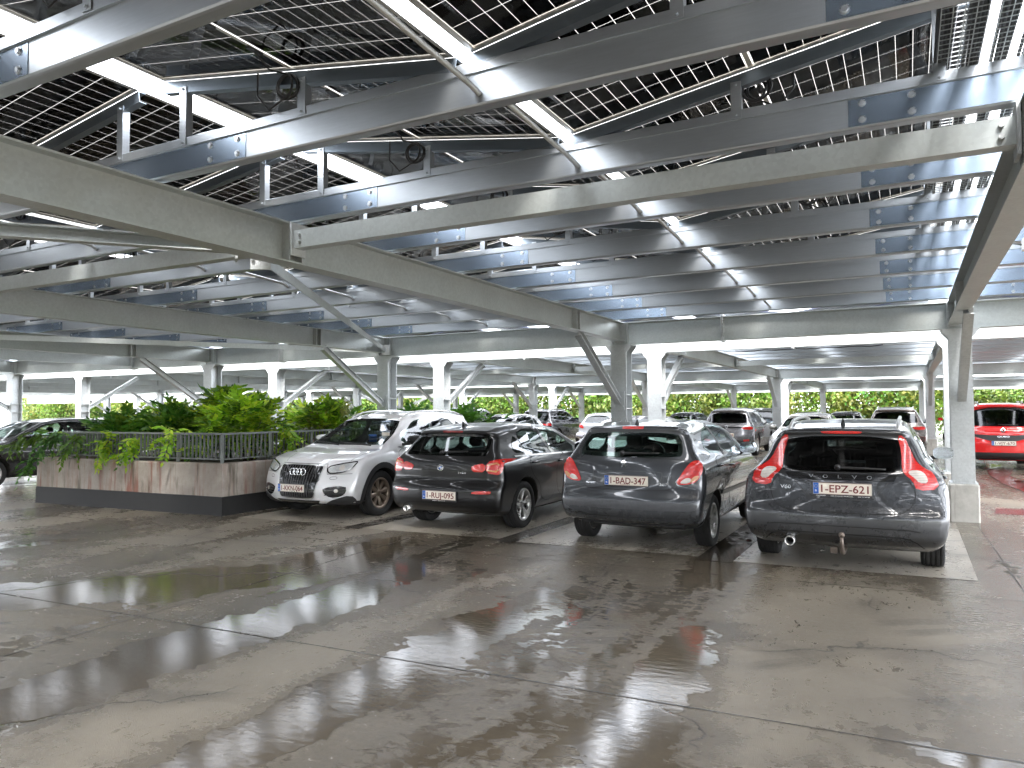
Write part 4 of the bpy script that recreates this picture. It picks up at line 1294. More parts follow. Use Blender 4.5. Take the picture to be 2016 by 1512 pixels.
def rim_mesh(R_, w, style, mat):
    k = ('r', R_, w, style, mat)
    if k in _tm: return _tm[k]
    m = MB(); r1 = R_ * .665; h = w / 2
    m.lathe([(r1, -h * .8), (r1, h * .72), (r1 + .012, h * .80), (r1 + .004, h * .86), (r1 - .02, h * .78), (r1 - .035, h * .55), (r1 - .04, -h * .8)], 'x', 44)
    hx = h * .52
    m.lathe([(0, hx + .012), (.035, hx + .012), (.055, hx), (.075, hx - .02), (.075, hx - .06), (0, hx - .06)], 'x', 24)
    def spoke(a, r0, ra, w0, w1, x0, x1, da=0.0):
        n = 5; vs = []
        for i in range(n + 1):
            u = i / n; r = r0 + (ra - r0) * u; ww = w0 + (w1 - w0) * u; x = x0 + (x1 - x0) * u ** 1.3; an = a + da * u
            c, q = math.cos(an), math.sin(an)
            for sw, dx in ((-1, -.03), (-1, -.004), (-.55, .006), (.55, .006), (1, -.004), (1, -.03)):
                vs.append((x + dx, r * c - sw * ww * q, r * q + sw * ww * c))
        fs = []
        for i in range(n):
            for j in range(5): fs.append((i * 6 + j, i * 6 + j + 1, (i + 1) * 6 + j + 1, (i + 1) * 6 + j))
        m.add(vs, fs)
    if style == 'y10':        # five pairs of V spokes
        for i in range(5):
            a = 2 * math.pi * i / 5 + .3
            for d in (-.24, .24): spoke(a + d * .35, .05, r1 - .01, .016, .013, hx, h * .66, d * .75)
    elif style == 'ten':
        for i in range(5):
            a = 2 * math.pi * i / 5 + .3
            for d in (-.2, .2): spoke(a + d, .05, r1 - .01, .020, .015, hx, h * .66)
    elif style == 'seven':
        for i in range(8):
            a = 2 * math.pi * i / 8 + .2; spoke(a, .05, r1 - .005, .022, .044, hx, h * .62)
            
    elif style == 'cap':      # full plastic cover with slots
        m.lathe([(0, hx), (r1 * .45, hx), (r1 * .62, hx - .008)], 'x', 36, closed=False)
        for i in range(9):
            a = 2 * math.pi * i / 9; spoke(a, r1 * .5, r1 - .002, .042, .050, hx - .004, h * .7)
        m.lathe([(r1 * .86, h * .70), (r1 + .006, h * .78), (r1 + .006, h * .70)], 'x', 40)
    else:
        for i in range(10):
            a = 2 * math.pi * i / 10; spoke(a, .05, r1 - .01, .02, .017, hx, h * .64)
    for i in range(5):
        a = 2 * math.pi * i / 5; m.lathe([(0, hx + .008), (.009, hx + .008), (.009, hx - .01), (0, hx - .01)], 'x', 6, 0, (0, .052 * math.cos(a), .052 * math.sin(a)), False)
    _tm[k] = m.mesh('rim', M[mat]); return _tm[k]
def sym(poly): return [(-x, z) for x, z in reversed(poly)]
def mir_both(c, name, view, poly, mat, **k):
    for p in (poly, sym(poly)): c.panel(name, view, p, mat, **k)

def doors(c, front, rear, handles, mat, gap=.006):
    """door skins proud of the body with dark shut lines and handles"""
    for view, sx in (('left', -1), ('right', 1)):
        for poly in (front, rear):
            if poly: d = c.panel('door', view, poly, mat, off=.0028, step=.05, round_=2, depth=.006)
            if poly: c.seams([(view, chaikin(poly, 2), gap + .006, True, 0, .0018)], 'door_gap')
        for (hy, hz) in handles:
            P, N = c.project(view, [hy - .09, hy + .09], [hz, hz])
            m = MB(); a, b = Vector(P[0] + N[0] * .022), Vector(P[1] + N[1] * .022)
            m.tube([Vector(P[0]), a + (b - a) * .08, a + (b - a) * .5 + Vector(N[0]) * .008, b - (b - a) * .08, Vector(P[1])], [.012, .013, .014, .013, .012], 8)
            m.build('door_handle', mat, c.t)
def wiper(c, view, a, b, w=.016):
    P, N = c.project(view, [a[0], b[0], (a[0] + b[0]) / 2], [a[1], b[1], (a[1] + b[1]) / 2])
    m = MB(); n = 8; pts = []
    for i in range(n + 1):
        u = i / n; q, g = c.project(view, [a[0] + (b[0] - a[0]) * u], [a[1] + (b[1] - a[1]) * u]); pts.append(tuple(q[0] + g[0] * .025))
    m.tube(pts, [.016 - .008 * i / n for i in range(n + 1)], 6)
    pts2 = [tuple(np.array(p) - np.array((0, 0, .0)) * 1) for p in pts[2:]]
    m.lathe([(0, 0), (.03, 0), (.028, -.04), (0, -.045)], 'y', 12, o=(pts[0][0], pts[0][1] + .02, pts[0][2]))
    return m.build('rear_wiper' if view == 'rear' else 'wiper', M['black_plastic'], c.t)
def exhaust(c, x, y, z, r=.042, mat='satin'):
    m = MB(); m.lathe([(r * .85, .16), (r, .16), (r, -.04), (r * .85, -.04), (r * .82, .15)], 'y', 20, o=(x, y, z)); m.lathe([(0, .10), (r * .83, .10), (r * .83, .12), (0, .12)], 'y', 16, 1, o=(x, y, z))
    m.build('exhaust_pipe', [M[mat], M['under']], c.t)
def fin(c, y):
    P, N = c.project('top', [0], [y]); z = P[0][2]
    m = MB(); m.add([(-.025, y - .06, z - .01), (.025, y - .06, z - .01), (.015, y + .09, z - .01), (-.015, y + .09, z - .01), (-.004, y - .075, z + .065), (.004, y - .075, z + .065)],
                    [(0, 1, 5, 4), (1, 2, 5), (3, 0, 4), (2, 3, 4, 5)])
    m.build('aerial_fin', c.mat, c.t)
def rod_aerial(c, y):
    P, N = c.project('top', [0], [y]); z = P[0][2]
    m = MB(); m.lathe([(0, 0), (.028, 0), (.022, .02), (.008, .055), (.005, .06), (0, .06)], 'z', 12, o=(0, y, z - .004)); m.tube([(0, y, z + .05), (0, y - .11, z + .19)], .003, 6)
    m.build('aerial', M['black_plastic'], c.t)
def roof_rails(c, y0, y1, xf, mat, lift=.045, r=.017):
    for sx in (-1, 1):
        pts = []
        for i in range(13):
            u = i / 12; y = y0 + (y1 - y0) * u
            P, N = c.project('top', [sx * xf * (1 - .05 * abs(u - .5))], [y]); k = min(1, min(u, 1 - u) * 7)
            pts.append((P[0][0], y, P[0][2] - .008 + lift * k))
        m = MB(); m.tube(pts, r, 8); m.build('roof_rail', mat, c.t)
def arch_trim(c, mat, w=.06, z0=.22):
    for view in ('left', 'right'):
        for wy in c.wheels:
            r0 = c.R + .045; pts = []
            for i in range(25):
                a = math.pi * (-.09 + 1.18 * i / 24); pts.append((wy + (r0 + w / 2) * math.cos(a), c.R + (r0 + w / 2) * math.sin(a)))
            vs, fs = c.ribbon(view, pts, w, .012, False)
            m = MB(); m.add(vs, fs, 0, True); m.build('wheel_arch_trim', mat, c.t)

# ------------------------------------------------------------------ dark grey estate
m_estate = paint('dark_grey_estate_paint', (.046, .049, .054), .45, .26, .5)
c = Car('estate_car', 'dark grey estate car with tall red tail lights and tow ball, at the right front', (-.605, 7.78, 0), False,
    [(.30, .23), (.10, .30), (.015, .38), (0, .48), (.0, .58), (.035, .63), (.06, .68), (.085, .78), (.105, .90), (.125, .985), (.20, 1.07), (.43, 1.335), (.37, 1.368), (.40, 1.395), (.8, 1.45), (1.3, 1.478), (1.9, 1.484), (2.4, 1.45), (2.75, 1.40),
     (3.1, 1.21), (3.48, 1.0), (3.62, .97), (4.2, .87), (4.45, .77), (4.60, .62), (4.63, .45), (4.56, .26), (4.3, .20), (.5, .20)],
    [(.15, .74), (.25, .84), (.35, .885), (.5, .915), (.62, .925), (.75, .925), (.86, .915), (.94, .885), (1.0, .835), (1.06, .79), (1.2, .735), (1.35, .655), (1.45, .585), (1.52, .52)],
    4.63, .13, .20, [(0, .93), (.5, .945), (1.4, .99), (2.2, 1.0), (3.3, .96), (4.63, .95)], (.95, 3.73), .325, vox=.02, paintm=m_estate)
c.belt = 1.0
tail = [(.50, 1.335), (.555, 1.335), (.60, 1.22), (.655, 1.085), (.72, 1.03), (.80, .985), (.845, .845), (.655, .828), (.625, .92), (.55, .985), (.535, 1.03), (.535, 1.17)]
c.window('rear_window', 'rear', [(-.525, 1.325), (.525, 1.325), (.54, 1.16), (.545, 1.01), (.52, .985), (-.52, .985), (-.545, 1.01), (-.54, 1.16)], M['glass_dark'], .045, 1)
mir_both(c, 'tail_light', 'rear', tail, M['lens_red'], off=.014, step=.025, round_=1, depth=.03)
mir_both(c, 'reversing_light', 'rear', [(.60, 1.005), (.68, 1.01), (.735, .975), (.75, .90), (.675, .90), (.645, .94), (.585, .985)], M['lens_clear'], off=.0165, step=.02, round_=1, depth=.01)
gate = [(-.52, .978), (.52, .978), (.60, .90), (.645, .82), (.635, .74), (.60, .67), (.54, .625), (.40, .605), (-.40, .605), (-.54, .625), (-.60, .67), (-.635, .74), (-.645, .82), (-.60, .90)]
c.panel('tailgate', 'rear', gate, m_estate, off=.003, step=.045, round_=2, depth=.008)
c.seams([('rear', chaikin(gate, 2), .016, True, 0, .0016)], 'tailgate_gap')
c.panel('tailgate_strip', 'rear', [(-.50, .968), (.50, .968), (.47, .905), (-.47, .905)], M['frit'], off=.009, step=.04, round_=0, depth=.008)
for ch, x in zip('VOLVO', (-.26, -.13, 0, .13, .26)): c.letters('rear', ch, x, .922, .046, .046 if ch != 'L' else .034, name='badge_letter', off=.0105)
c.letters('rear', 'V60', -.50, .808, .048, .105, name='model_badge', off=.006)
c.seams([('rear', [(-.42, .895), (-.30, .755), (-.22, .725), (.22, .725), (.30, .755), (.42, .895)], .010, False, 0, .0045)], 'tailgate_crease', M['trim'])
c.plate('rear', .02, .825, '1-EPZ-621', frame_text=[('MALDEGEM', -.19, .085), ('DE PAUW PASCAL', .0, .20), ('050 71 65 28', .19, .10)])
c.panel('brake_light', 'rear', [(-.20, 1.374), (.20, 1.374), (.17, 1.350), (-.17, 1.350)], M['lens_red'], off=.006, step=.03, round_=1, depth=.01)
c.seams([('rear', [(-.72, .445), (-.55, .475), (.55, .475), (.72, .445)], .008, False, 1), ('rear', [(-.74, .26), (-.62, .375), (-.5, .40), (.5, .40), (.62, .375), (.74, .26)], .010, False, 1)], 'bumper_crease')
wiper(c, 'rear', (-.02, 1.01), (.40, 1.005))
exhaust(c, -.46, .05, .30, .047)
m = MB(); m.tube([(.02, .30, .24), (.02, .06, .22), (.02, -.05, .25), (.02, -.07, .33), (.02, -.07, .385)], [.028, .026, .022, .018, .016], 10); m.lathe([(0, -.028), (.018, -.022), (.027, -.008), (.027, .008), (.018, .022), (0, .028)], 'z', 16, o=(.02, -.07, .405))
m.box(-.09, -.03, .05, .16, .205, .26); m.build('tow_ball', M['under'] if False else simple('worn_tow_steel', (.16, .13, .11), .5, .6), c.t)
for poly in ([(.66, 1.045), (.93, 1.27), (1.10, 1.325), (1.10, 1.02)], [(1.15, 1.02), (1.15, 1.335), (1.5, 1.375), (2.02, 1.385), (2.02, .995)], [(2.08, .99), (2.08, 1.385), (2.5, 1.345), (2.72, 1.27), (3.15, .985)]):
    for view in ('left', 'right'): c.window('side_window', view, poly, M['glass_mid'] if poly[0][0] < 2 else M['glass'], .025, 1)
for view in ('left', 'right'):
    vs, fs = c.ribbon(view, [(.60, 1.03), (.90, 1.295), (1.3, 1.38), (2.0, 1.41), (2.5, 1.375), (2.75, 1.30), (3.22, .97), (2.0, .975), (.60, 1.03)], .022, .005, False)
    m = MB(); m.add(vs, fs, 0, True); m.build('window_chrome', M['chrome'], c.t)
c.window('windscreen', 'front', [(-.60, 1.36), (.60, 1.36), (.70, 1.03), (-.70, 1.03)], M['glass'], .05, 1)
doors(c, [(2.06, .975), (3.15, .955), (3.30, .85), (3.28, .42), (3.20, .33), (2.06, .33)], [(1.10, .985), (2.04, .97), (2.04, .33), (1.42, .36), (1.36, .62), (1.12, .75)], [(2.2, .84), (1.3, .865)], m_estate)
c.panel('fuel_flap', 'right', [(.62, .72), (.80, .72), (.80, .90), (.62, .90)], m_estate, off=.003, step=.03, round_=2)
c.seams([('right', chaikin([(.62, .72), (.80, .72), (.80, .90), (.62, .90)], 2), .012, True, 0, .0018)], 'fuel_flap_gap')
roof_rails(c, .50, 2.55, .52, M['satin'], .04, .018)
fin(c, .72)
c.mirrors(2.98, 1.02, .86)
c.interior(.75, 2.95, .90, .80)
c.wheel_set('ten', 'satin')
c.body()

# ------------------------------------------------------------------ grey hatchback
m_hatch = paint('slate_grey_hatch_paint', (.056, .061, .068), .45, .25, .3)
c = Car('hatchback', 'slate grey hatchback with dark bumper strip and short roof aerial, second from the right', (-2.87, 8.05, 0), False,
    [(.25, .28), (.06, .33), (.012, .42), (0, .52), (.012, .60), (.05, .66), (.075, .72), (.09, .85), (.12, 1.0), (.16, 1.06), (.36, 1.345), (.32, 1.385), (.36, 1.41), (.7, 1.455), (1.2, 1.478), (1.7, 1.474), (2.1, 1.43), (2.4, 1.36), (2.8, 1.16), (3.15, 1.01),
     (3.3, .96), (3.7, .83), (3.93, .68), (4.02, .52), (4.03, .36), (3.95, .24), (3.7, .20), (.45, .21)],
    [(.15, .68), (.25, .77), (.35, .815), (.5, .85), (.65, .868), (.8, .872), (.92, .86), (1.0, .83), (1.08, .785), (1.2, .735), (1.35, .645), (1.45, .56), (1.52, .49)],
    4.03, .14, .26, [(0, .955), (.6, .965), (1.4, 1.0), (2.0, 1.0), (2.9, .95), (4.03, .9)], (.78, 3.32), .30, vox=.02, paintm=m_hatch, tyre_w=.19)
c.belt = 1.02
c.window('rear_window', 'rear', [(-.50, 1.335), (.50, 1.335), (.585, 1.25), (.62, 1.10), (.58, 1.055), (-.58, 1.055), (-.62, 1.10), (-.585, 1.25)], M['glass'], .05, 2)
lamp = [(.555, .76), (.70, .765), (.79, .80), (.835, .90), (.825, .99), (.77, 1.035), (.70, 1.0), (.62, .88)]
mir_both(c, 'tail_light', 'rear', lamp, M['lens_red'], off=.013, step=.025, round_=2, depth=.03)
mir_both(c, 'reversing_light', 'rear', [(.60, .775), (.70, .78), (.735, .815), (.70, .845), (.645, .825)], M['lens_clear'], off=.0155, step=.02, round_=2, depth=.01)
mir_both(c, 'indicator_light', 'rear', [(.705, .785), (.785, .815), (.81, .87), (.745, .855)], M['lens_orange'], off=.0155, step=.02, round_=1, depth=.01)
gate = [(-.58, 1.045), (.58, 1.045), (.70, 1.0), (.62, .88), (.555, .765), (.53, .73), (.46, .69), (-.46, .69), (-.53, .73), (-.555, .765), (-.62, .88), (-.70, 1.0)]
c.panel('tailgate', 'rear', gate, m_hatch, off=.003, step=.045, round_=2, depth=.008)
c.seams([('rear', chaikin(gate, 2), .014, True, 0, .0016)], 'tailgate_gap')
c.seams([('rear', [(-.40, .90), (.40, .90), (.42, .87), (.38, .74), (-.38, .74), (-.42, .87)], .008, True, 2, .0045)], 'plate_recess_line', M['trim'])
c.panel('tailgate_handle', 'rear', [(-.36, .895), (.36, .895), (.345, .868), (-.345, .868)], m_hatch, off=.022, step=.03, depth=.022)
c.plate('rear', .005, .792, '1-BAD-347', frame_text=None)
c.letters('rear', 'STERCKX', 0, .741, .014, .12, M['plate_text'], 'dealer_lettering', .03, .001)
c.letters('rear', 'PEUGEOT', -.44, .745, .026, .125, name='maker_badge', off=.005)
c.letters('rear', '207', .43, .745, .04, .10, name='model_badge', off=.005)
# maker's emblem: a small rearing-animal shaped silhouette in chrome
lion = [(0, .035), (.012, .05), (.028, .052), (.034, .040), (.022, .032), (.030, .020), (.046, .016), (.040, .006), (.026, .006), (.034, -.012), (.046, -.030), (.034, -.034), (.022, -.018), (.012, -.020), (.004, -.040), (-.012, -.046), (-.016, -.036), (-.004, -.022), (-.010, -.004), (-.026, .0), (-.030, .012), (-.012, .014)]
c.panel('emblem', 'rear', [(-.05 + x * .95, .985 + z * .95) for x, z in lion], M['chrome'], off=.009, step=.012, depth=.008)
c.panel('brake_light', 'rear', [(-.13, 1.398), (.13, 1.398), (.125, 1.374), (-.125, 1.374)], M['lens_red'], off=.006, step=.025, depth=.01)
c.panel('bumper_strip', 'rear', [(-.80, .575), (.80, .575), (.80, .49), (.70, .475), (-.70, .475), (-.80, .49)], M['grey_trim'], off=.007, step=.05, round_=1)
c.seams([('rear', [(-.80, .40), (-.4, .385), (.4, .385), (.80, .40)], .008, False, 1)], 'bumper_crease')
c.panel('tow_eye_cover', 'rear', [(.30 + .028 * math.cos(a), .51 + .028 * math.sin(a)) for a in [2 * math.pi * i / 16 for i in range(16)]], M['grey_trim'], off=.010, step=.02, depth=.01)
wiper(c, 'rear', (-.07, 1.085), (.36, 1.09))
rod_aerial(c, .50)
for poly, g in (([(.68, 1.10), (.82, 1.27), (1.10, 1.37), (1.30, 1.385), (1.42, 1.05)], 'glass'), ([(1.48, 1.05), (1.36, 1.395), (1.75, 1.40), (2.05, 1.365), (2.52, 1.04)], 'glass'), ([(2.58, 1.035), (2.36, 1.19), (2.62, 1.12), (2.78, 1.035)], 'glass')):
    for view in ('left', 'right'): c.window('side_window', view, poly, M[g], .022, 1)
for view in ('left', 'right'):
    m = MB(); vs, fs = c.ribbon(view, [(1.45, 1.04), (1.33, 1.41)], .07, .0048, False); m.add(vs, fs, 0, True); vs, fs = c.ribbon(view, [(2.55, 1.02), (2.30, 1.25)], .05, .0048, False); m.add(vs, fs, 0, True); m.build('pillar_trim', M['trim'], c.t)
    m = MB(); vs, fs = c.ribbon(view, [(1.05, .60), (2.75, .585)], .05, .012, False); m.add(vs, fs, 0, True); m.build('rubbing_strip', M['grey_trim'], c.t)
c.window('windscreen', 'front', [(-.56, 1.36), (.56, 1.36), (.68, 1.04), (-.68, 1.04)], M['glass'], .05, 1)
doors(c, [(1.50, 1.035), (2.72, 1.015), (2.86, .92), (2.84, .42), (2.74, .33), (1.50, .33)], [(.86, 1.03), (1.48, 1.03), (1.48, .33), (1.24, .34), (1.16, .62), (.96, .74)], [(1.66, .90), (1.04, .925)], m_hatch)
c.mirrors(2.52, 1.06, .80, M['black_plastic'])
c.interior(.62, 2.62, .93, .74)
c.wheel_set('cap', 'satin')
c.body()

# ------------------------------------------------------------------ black hatchback
m_black = paint('gloss_black_paint', (.0045, .0045, .005), .0, .3, .05, .6)
c = Car('hatchback', 'glossy black hatchback with wide red tail lights, third car from the right', (-5.50, 8.2, 0), False,
    [(.30, .22), (.08, .27), (.02, .34), (0, .44), (0, .56), (.02, .62), (.055, .655), (.075, .70), (.07, .80), (.085, .93), (.13, 1.0), (.42, 1.275), (.35, 1.305), (.38, 1.335), (.7, 1.385), (1.2, 1.418), (1.7, 1.42), (2.1, 1.39), (2.4, 1.34), (2.8, 1.16), (3.15, .99),
     (3.3, .955), (3.9, .85), (4.15, .74), (4.29, .58), (4.32, .42), (4.25, .25), (4.0, .19), (.5, .19)],
    [(.15, .72), (.22, .80), (.32, .845), (.45, .872), (.58, .885), (.72, .885), (.84, .878), (.92, .86), (.98, .815), (1.04, .77), (1.15, .725), (1.28, .65), (1.38, .57), (1.46, .50)],
    4.32, .15, .24, [(0, .93), (.5, .945), (1.3, .99), (1.9, 1.0), (3.0, .95), (4.32, .9)], (.86, 3.55), .318, vox=.02, paintm=m_black)
c.belt = .98
c.window('rear_window', 'rear', [(-.54, 1.29), (.54, 1.29), (.60, 1.20), (.635, 1.02), (.60, 1.0), (-.60, 1.0), (-.635, 1.02), (-.60, 1.20)], M['glass_mid'], .045, 1)
mir_both(c, 'tail_light', 'rear', [(.655, .925), (.80, .965), (.845, .95), (.862, .87), (.845, .785), (.80, .765), (.655, .795)], M['lens_red'], off=.013, step=.025, round_=1, depth=.03)
mir_both(c, 'inner_tail_light', 'rear', [(.46, .88), (.645, .92), (.645, .80), (.50, .80), (.465, .825)], M['lens_red'], off=.011, step=.025, round_=1, depth=.02)
mir_both(c, 'light_guide', 'rear', [(.67, .90), (.79, .925), (.82, .90), (.82, .885), (.79, .905), (.67, .882)], M['lens_orange'], off=.0145, step=.02, depth=.006)
mir_both(c, 'light_guide', 'rear', [(.67, .815), (.79, .80), (.82, .83), (.82, .845), (.78, .82), (.67, .833)], M['lens_orange'], off=.0145, step=.02, depth=.006)
gate = [(-.60, .993), (.60, .993), (.65, .93), (.645, .79), (.60, .71), (.50, .668), (-.50, .668), (-.60, .71), (-.645, .79), (-.65, .93)]
c.panel('tailgate', 'rear', gate, m_black, off=.003, step=.045, round_=2, depth=.008)
c.seams([('rear', chaikin(gate, 2), .014, True, 0, .0016)], 'tailgate_gap')
circ = lambda x, z, r, n=28: [(x + r * math.cos(2 * math.pi * i / n), z + r * math.sin(2 * math.pi * i / n)) for i in range(n)]
b_ = c.panel('badge', 'rear', circ(0, .845, .041), M['chrome'], off=.010, step=.02, depth=.008)
c.panel('badge_ring', 'rear', circ(0, .845, .036), M['frit'], off=.0112, step=.02, depth=.002, parent=b_)
for q, mt in ((0, 'plate_blue'), (1, 'white_text'), (2, 'plate_blue'), (3, 'white_text')):
    a0 = q * math.pi / 2 + (math.pi / 2 if False else 0)
    c.panel('badge_quarter', 'rear', [(0, .845)] + [(.023 * math.cos(a0 + i * math.pi / 12), .845 + .023 * math.sin(a0 + i * math.pi / 12)) for i in range(7)], M[mt], off=.0118, step=.012, depth=.001, parent=b_)
for ch, dx, dz in (('B', -.021, .017), ('M', 0, .0255), ('W', .021, .017)): c.letters('rear', ch, dx, .840 + dz - .0015, .012, .009, M['white_text'], 'badge_letter', .0116, .0006)
c.letters('rear', '116d', .33, .775, .040, .105, name='model_badge', off=.005)
c.plate('rear', .03, .49, '1-RUJ-095', frame_text=[('BMW SERVICE', 0, .20)])
mir_both(c, 'bumper_reflector', 'rear', [(.50, .555), (.74, .565), (.755, .545), (.74, .525), (.50, .52)], M['lens_red'], off=.007, step=.03, round_=1)
c.seams([('rear', [(-.70, .25), (-.58, .36), (-.4, .385), (.4, .385), (.58, .36), (.70, .25)], .010, False, 1), ('rear', [(-.80, .645), (-.62, .655), (.62, .655), (.80, .645)], .006, False, 0)], 'bumper_crease')
c.panel('brake_light', 'rear', [(-.16, 1.322), (.16, 1.322), (.155, 1.300), (-.155, 1.300)], M['lens_dark'], off=.006, step=.03, depth=.01)
wiper(c, 'rear', (-.02, 1.025), (.36, 1.045))
exhaust(c, -.52, .04, .285, .040)
fin(c, .70)
for poly, g in (([(.70, 1.02), (.78, 1.17), (.92, 1.27), (1.02, 1.0)], 'glass_mid'), ([(1.06, 1.0), (.96, 1.28), (1.30, 1.345), (1.60, 1.35), (1.78, .985)], 'glass_mid'), ([(1.86, .98), (1.70, 1.35), (2.05, 1.325), (2.30, 1.26), (2.85, .965)], 'glass')):
    for view in ('left', 'right'): c.window('side_window', view, poly, M[g], .02, 1)
for view in ('left', 'right'):
    m = MB(); vs, fs = c.ribbon(view, [(1.83, .97), (1.63, 1.37)], .075, .0048, False); m.add(vs, fs, 0, True); m.build('pillar_trim', M['frit'], c.t)
    m = MB(); vs, fs = c.ribbon(view, [(.66, .98), (2.92, .945)], .018, .005, False); m.add(vs, fs, 0, True); m.build('window_trim', M['satin'], c.t)
c.window('windscreen', 'front', [(-.58, 1.31), (.58, 1.31), (.69, 1.0), (-.69, 1.0)], M['glass'], .05, 1)
doors(c, [(1.84, .965), (2.92, .945), (3.02, .85), (3.0, .40), (2.9, .30), (1.84, .30)], [(.98, .98), (1.82, .965), (1.82, .30), (1.36, .32), (1.28, .58), (1.02, .72)], [(2.0, .85), (1.14, .875)], m_black)
c.mirrors(2.66, 1.0, .83)
c.interior(.60, 2.75, .88, .76)
c.wheel_set('y10', 'satin')
c.body()

# ------------------------------------------------------------------ pale crossover (faces the viewer)
m_pale = paint('pale_silver_paint', (.74, .745, .76), .1, .22, .2)
c = Car('crossover', 'pale silver crossover facing us with a dark slatted grille, beside the planter', (-8.04, 12.60, 0), True,
    [(.32, .26), (.08, .32), (.0, .45), (0, .62), (.05, .72), (.06, .92), (.12, 1.05), (.52, 1.45), (.46, 1.50), (.5, 1.525), (.9, 1.575), (1.4, 1.60), (1.9, 1.59), (2.3, 1.54), (2.55, 1.475), (2.9, 1.26), (3.28, 1.06),
     (3.42, 1.015), (3.85, .955), (4.12, .885), (4.24, .80), (4.31, .70), (4.36, .56), (4.385, .42), (4.36, .28), (4.25, .22), (4.0, .21), (.5, .22)],
    [(.15, .74), (.25, .83), (.36, .875), (.5, .905), (.65, .915), (.8, .915), (.92, .90), (1.0, .865), (1.06, .815), (1.15, .775), (1.3, .715), (1.45, .635), (1.55, .56), (1.62, .49)],
    4.385, .14, .30, [(0, .92), (.6, .94), (1.5, .99), (2.2, 1.0), (3.1, .96), (4.4, .9)], (.86, 3.47), .345, vox=.02, paintm=m_pale, tyre_w=.225)
c.belt = 1.06
# front view polygons are in car coordinates; +x is the passenger side which is at the left of the photo
c.window('windscreen', 'front', [(-.55, 1.47), (.55, 1.47), (.66, 1.30), (.735, 1.09), (.70, 1.06), (-.70, 1.06), (-.735, 1.09), (-.66, 1.30)], M['glass_mid'], .045, 1)
grille = [(-.39, .795), (.39, .795), (.41, .74), (.33, .36), (.28, .325), (-.28, .325), (-.33, .36), (-.41, .74)]
c.panel('grille_surround', 'front', chaikin([(-.405, .812), (.405, .812), (.428, .745), (.345, .345), (.29, .305), (-.29, .305), (-.345, .345), (-.428, .745)], 1), M['satin'], off=.008, step=.04)
g = c.panel('grille', 'front', grille, M['frit'], off=.011, step=.04, round_=1, depth=.012)
for i in range(15):
    x = -.364 + .052 * i; k = 1 - .16 * 0
    ztop = .785; zb = .345 + max(0, abs(x) - .27) * 4.4
    if abs(x) > .37: ztop = .76
    m = MB(); vs, fs = c.ribbon('front', [(x, ztop), (x * .93, .60), (x * .87, zb)], .014, .020, False); m.add(vs, fs)
    m.build('grille_bar', M['trim'], c.t)
for i in range(4):
    x = .105 - .07 * i
    P, N = c.project('front', [x], [.705]); m = MB()
    m.tube([(x + .048 * math.cos(a), P[0][1] + .032 - .10 * (.048 * math.sin(a)), .705 + .048 * math.sin(a)) for a in [2 * math.pi * k / 24 for k in range(24)]], .0075, 6, close=True)
    m.build('badge_ring', M['chrome'], c.t)
hl = [(.47, .775), (.62, .815), (.80, .845), (.845, .85), (.835, .80), (.80, .735), (.70, .70), (.55, .685), (.505, .70)]
for sx in (1, -1):
    P_ = [(sx * x, z) for x, z in hl]
    h_ = c.panel('headlight', 'front', P_, M['lens_head'], off=.010, step=.025, round_=1, depth=.02)
    c.panel('headlight_lens', 'front', [(sx * x, z) for x, z in [(.50, .765), (.80, .835), (.82, .80), (.79, .75), (.56, .70), (.52, .715)]], M['glass_clear'], off=.013, step=.025, round_=1, depth=.004, parent=h_)
    c.panel('projector', 'front', circ(sx * .68, .765, .038), M['lens_clear'], off=.0125, step=.02, depth=.004, parent=h_)
    m = MB(); vs, fs = c.ribbon('front', [(sx * x, z) for x, z in hl], .016, .011, True, 1); m.add(vs, fs, 0, True); m.build('headlight_border', M['frit'], h_)
    f_ = c.panel('fog_intake', 'front', [(sx * x, z) for x, z in [(.47, .485), (.78, .52), (.80, .42), (.72, .355), (.58, .335), (.48, .41)]], M['frit'], off=.006, step=.03, round_=1, depth=.01)
    for zz in (.465, .43, .39): m = MB(); vs, fs = c.ribbon('front', [(sx * .50, zz - .01), (sx * .78, zz + .02)], .012, .014, False); m.add(vs, fs); m.build('intake_slat', M['trim'], f_)
    c.panel('fog_light', 'front', circ(sx * .665, .44, .027), M['lens_clear'], off=.018, step=.02, depth=.012, parent=f_)
    c.panel('lower_cladding', 'front', [(sx * x, z) for x, z in [(.62, .315), (.80, .37), (.86, .36), (.86, .24), (.45, .235)]], M['trim'], off=.010, step=.04)
    c.seams([('front', [(sx * .55, .60), (sx * .65, .605), (sx * .65, .645), (sx * .55, .64)], .005, True, 2)], 'washer_cover_gap')
c.panel('lower_intake', 'front', [(-.42, .295), (.42, .295), (.36, .245), (-.36, .245)], M['frit'], off=.006, step=.04)
c.panel('lower_lip', 'front', [(-.62, .24), (.62, .24), (.5, .185), (-.5, .185)], M['trim'], off=.016, step=.05)
c.seams([('front', [(-.84, .685), (-.5, .675), (-.44, .82), (.44, .82), (.5, .675), (.84, .685)], .006, False, 0)], 'bonnet_gap')
c.seams([('top', [(-.40, 4.15), (-.62, 3.45)], .006, False, 0), ('top', [(.40, 4.15), (.62, 3.45)], .006, False, 0), ('top', [(-.74, 4.0), (-.80, 3.40)], .006, False), ('top', [(.74, 4.0), (.80, 3.40)], .006, False)], 'bonnet_crease')
c.plate('front', .075, .465, '1-KKN-064')
m = MB()
for a, b in (((-.62, 3.40, 1.065), (.10, 3.30, 1.10)), ((.02, 3.41, 1.065), (.62, 3.30, 1.12))): m.tube([a, b], .010, 6)
m.build('wiper', M['black_plastic'], c.t)
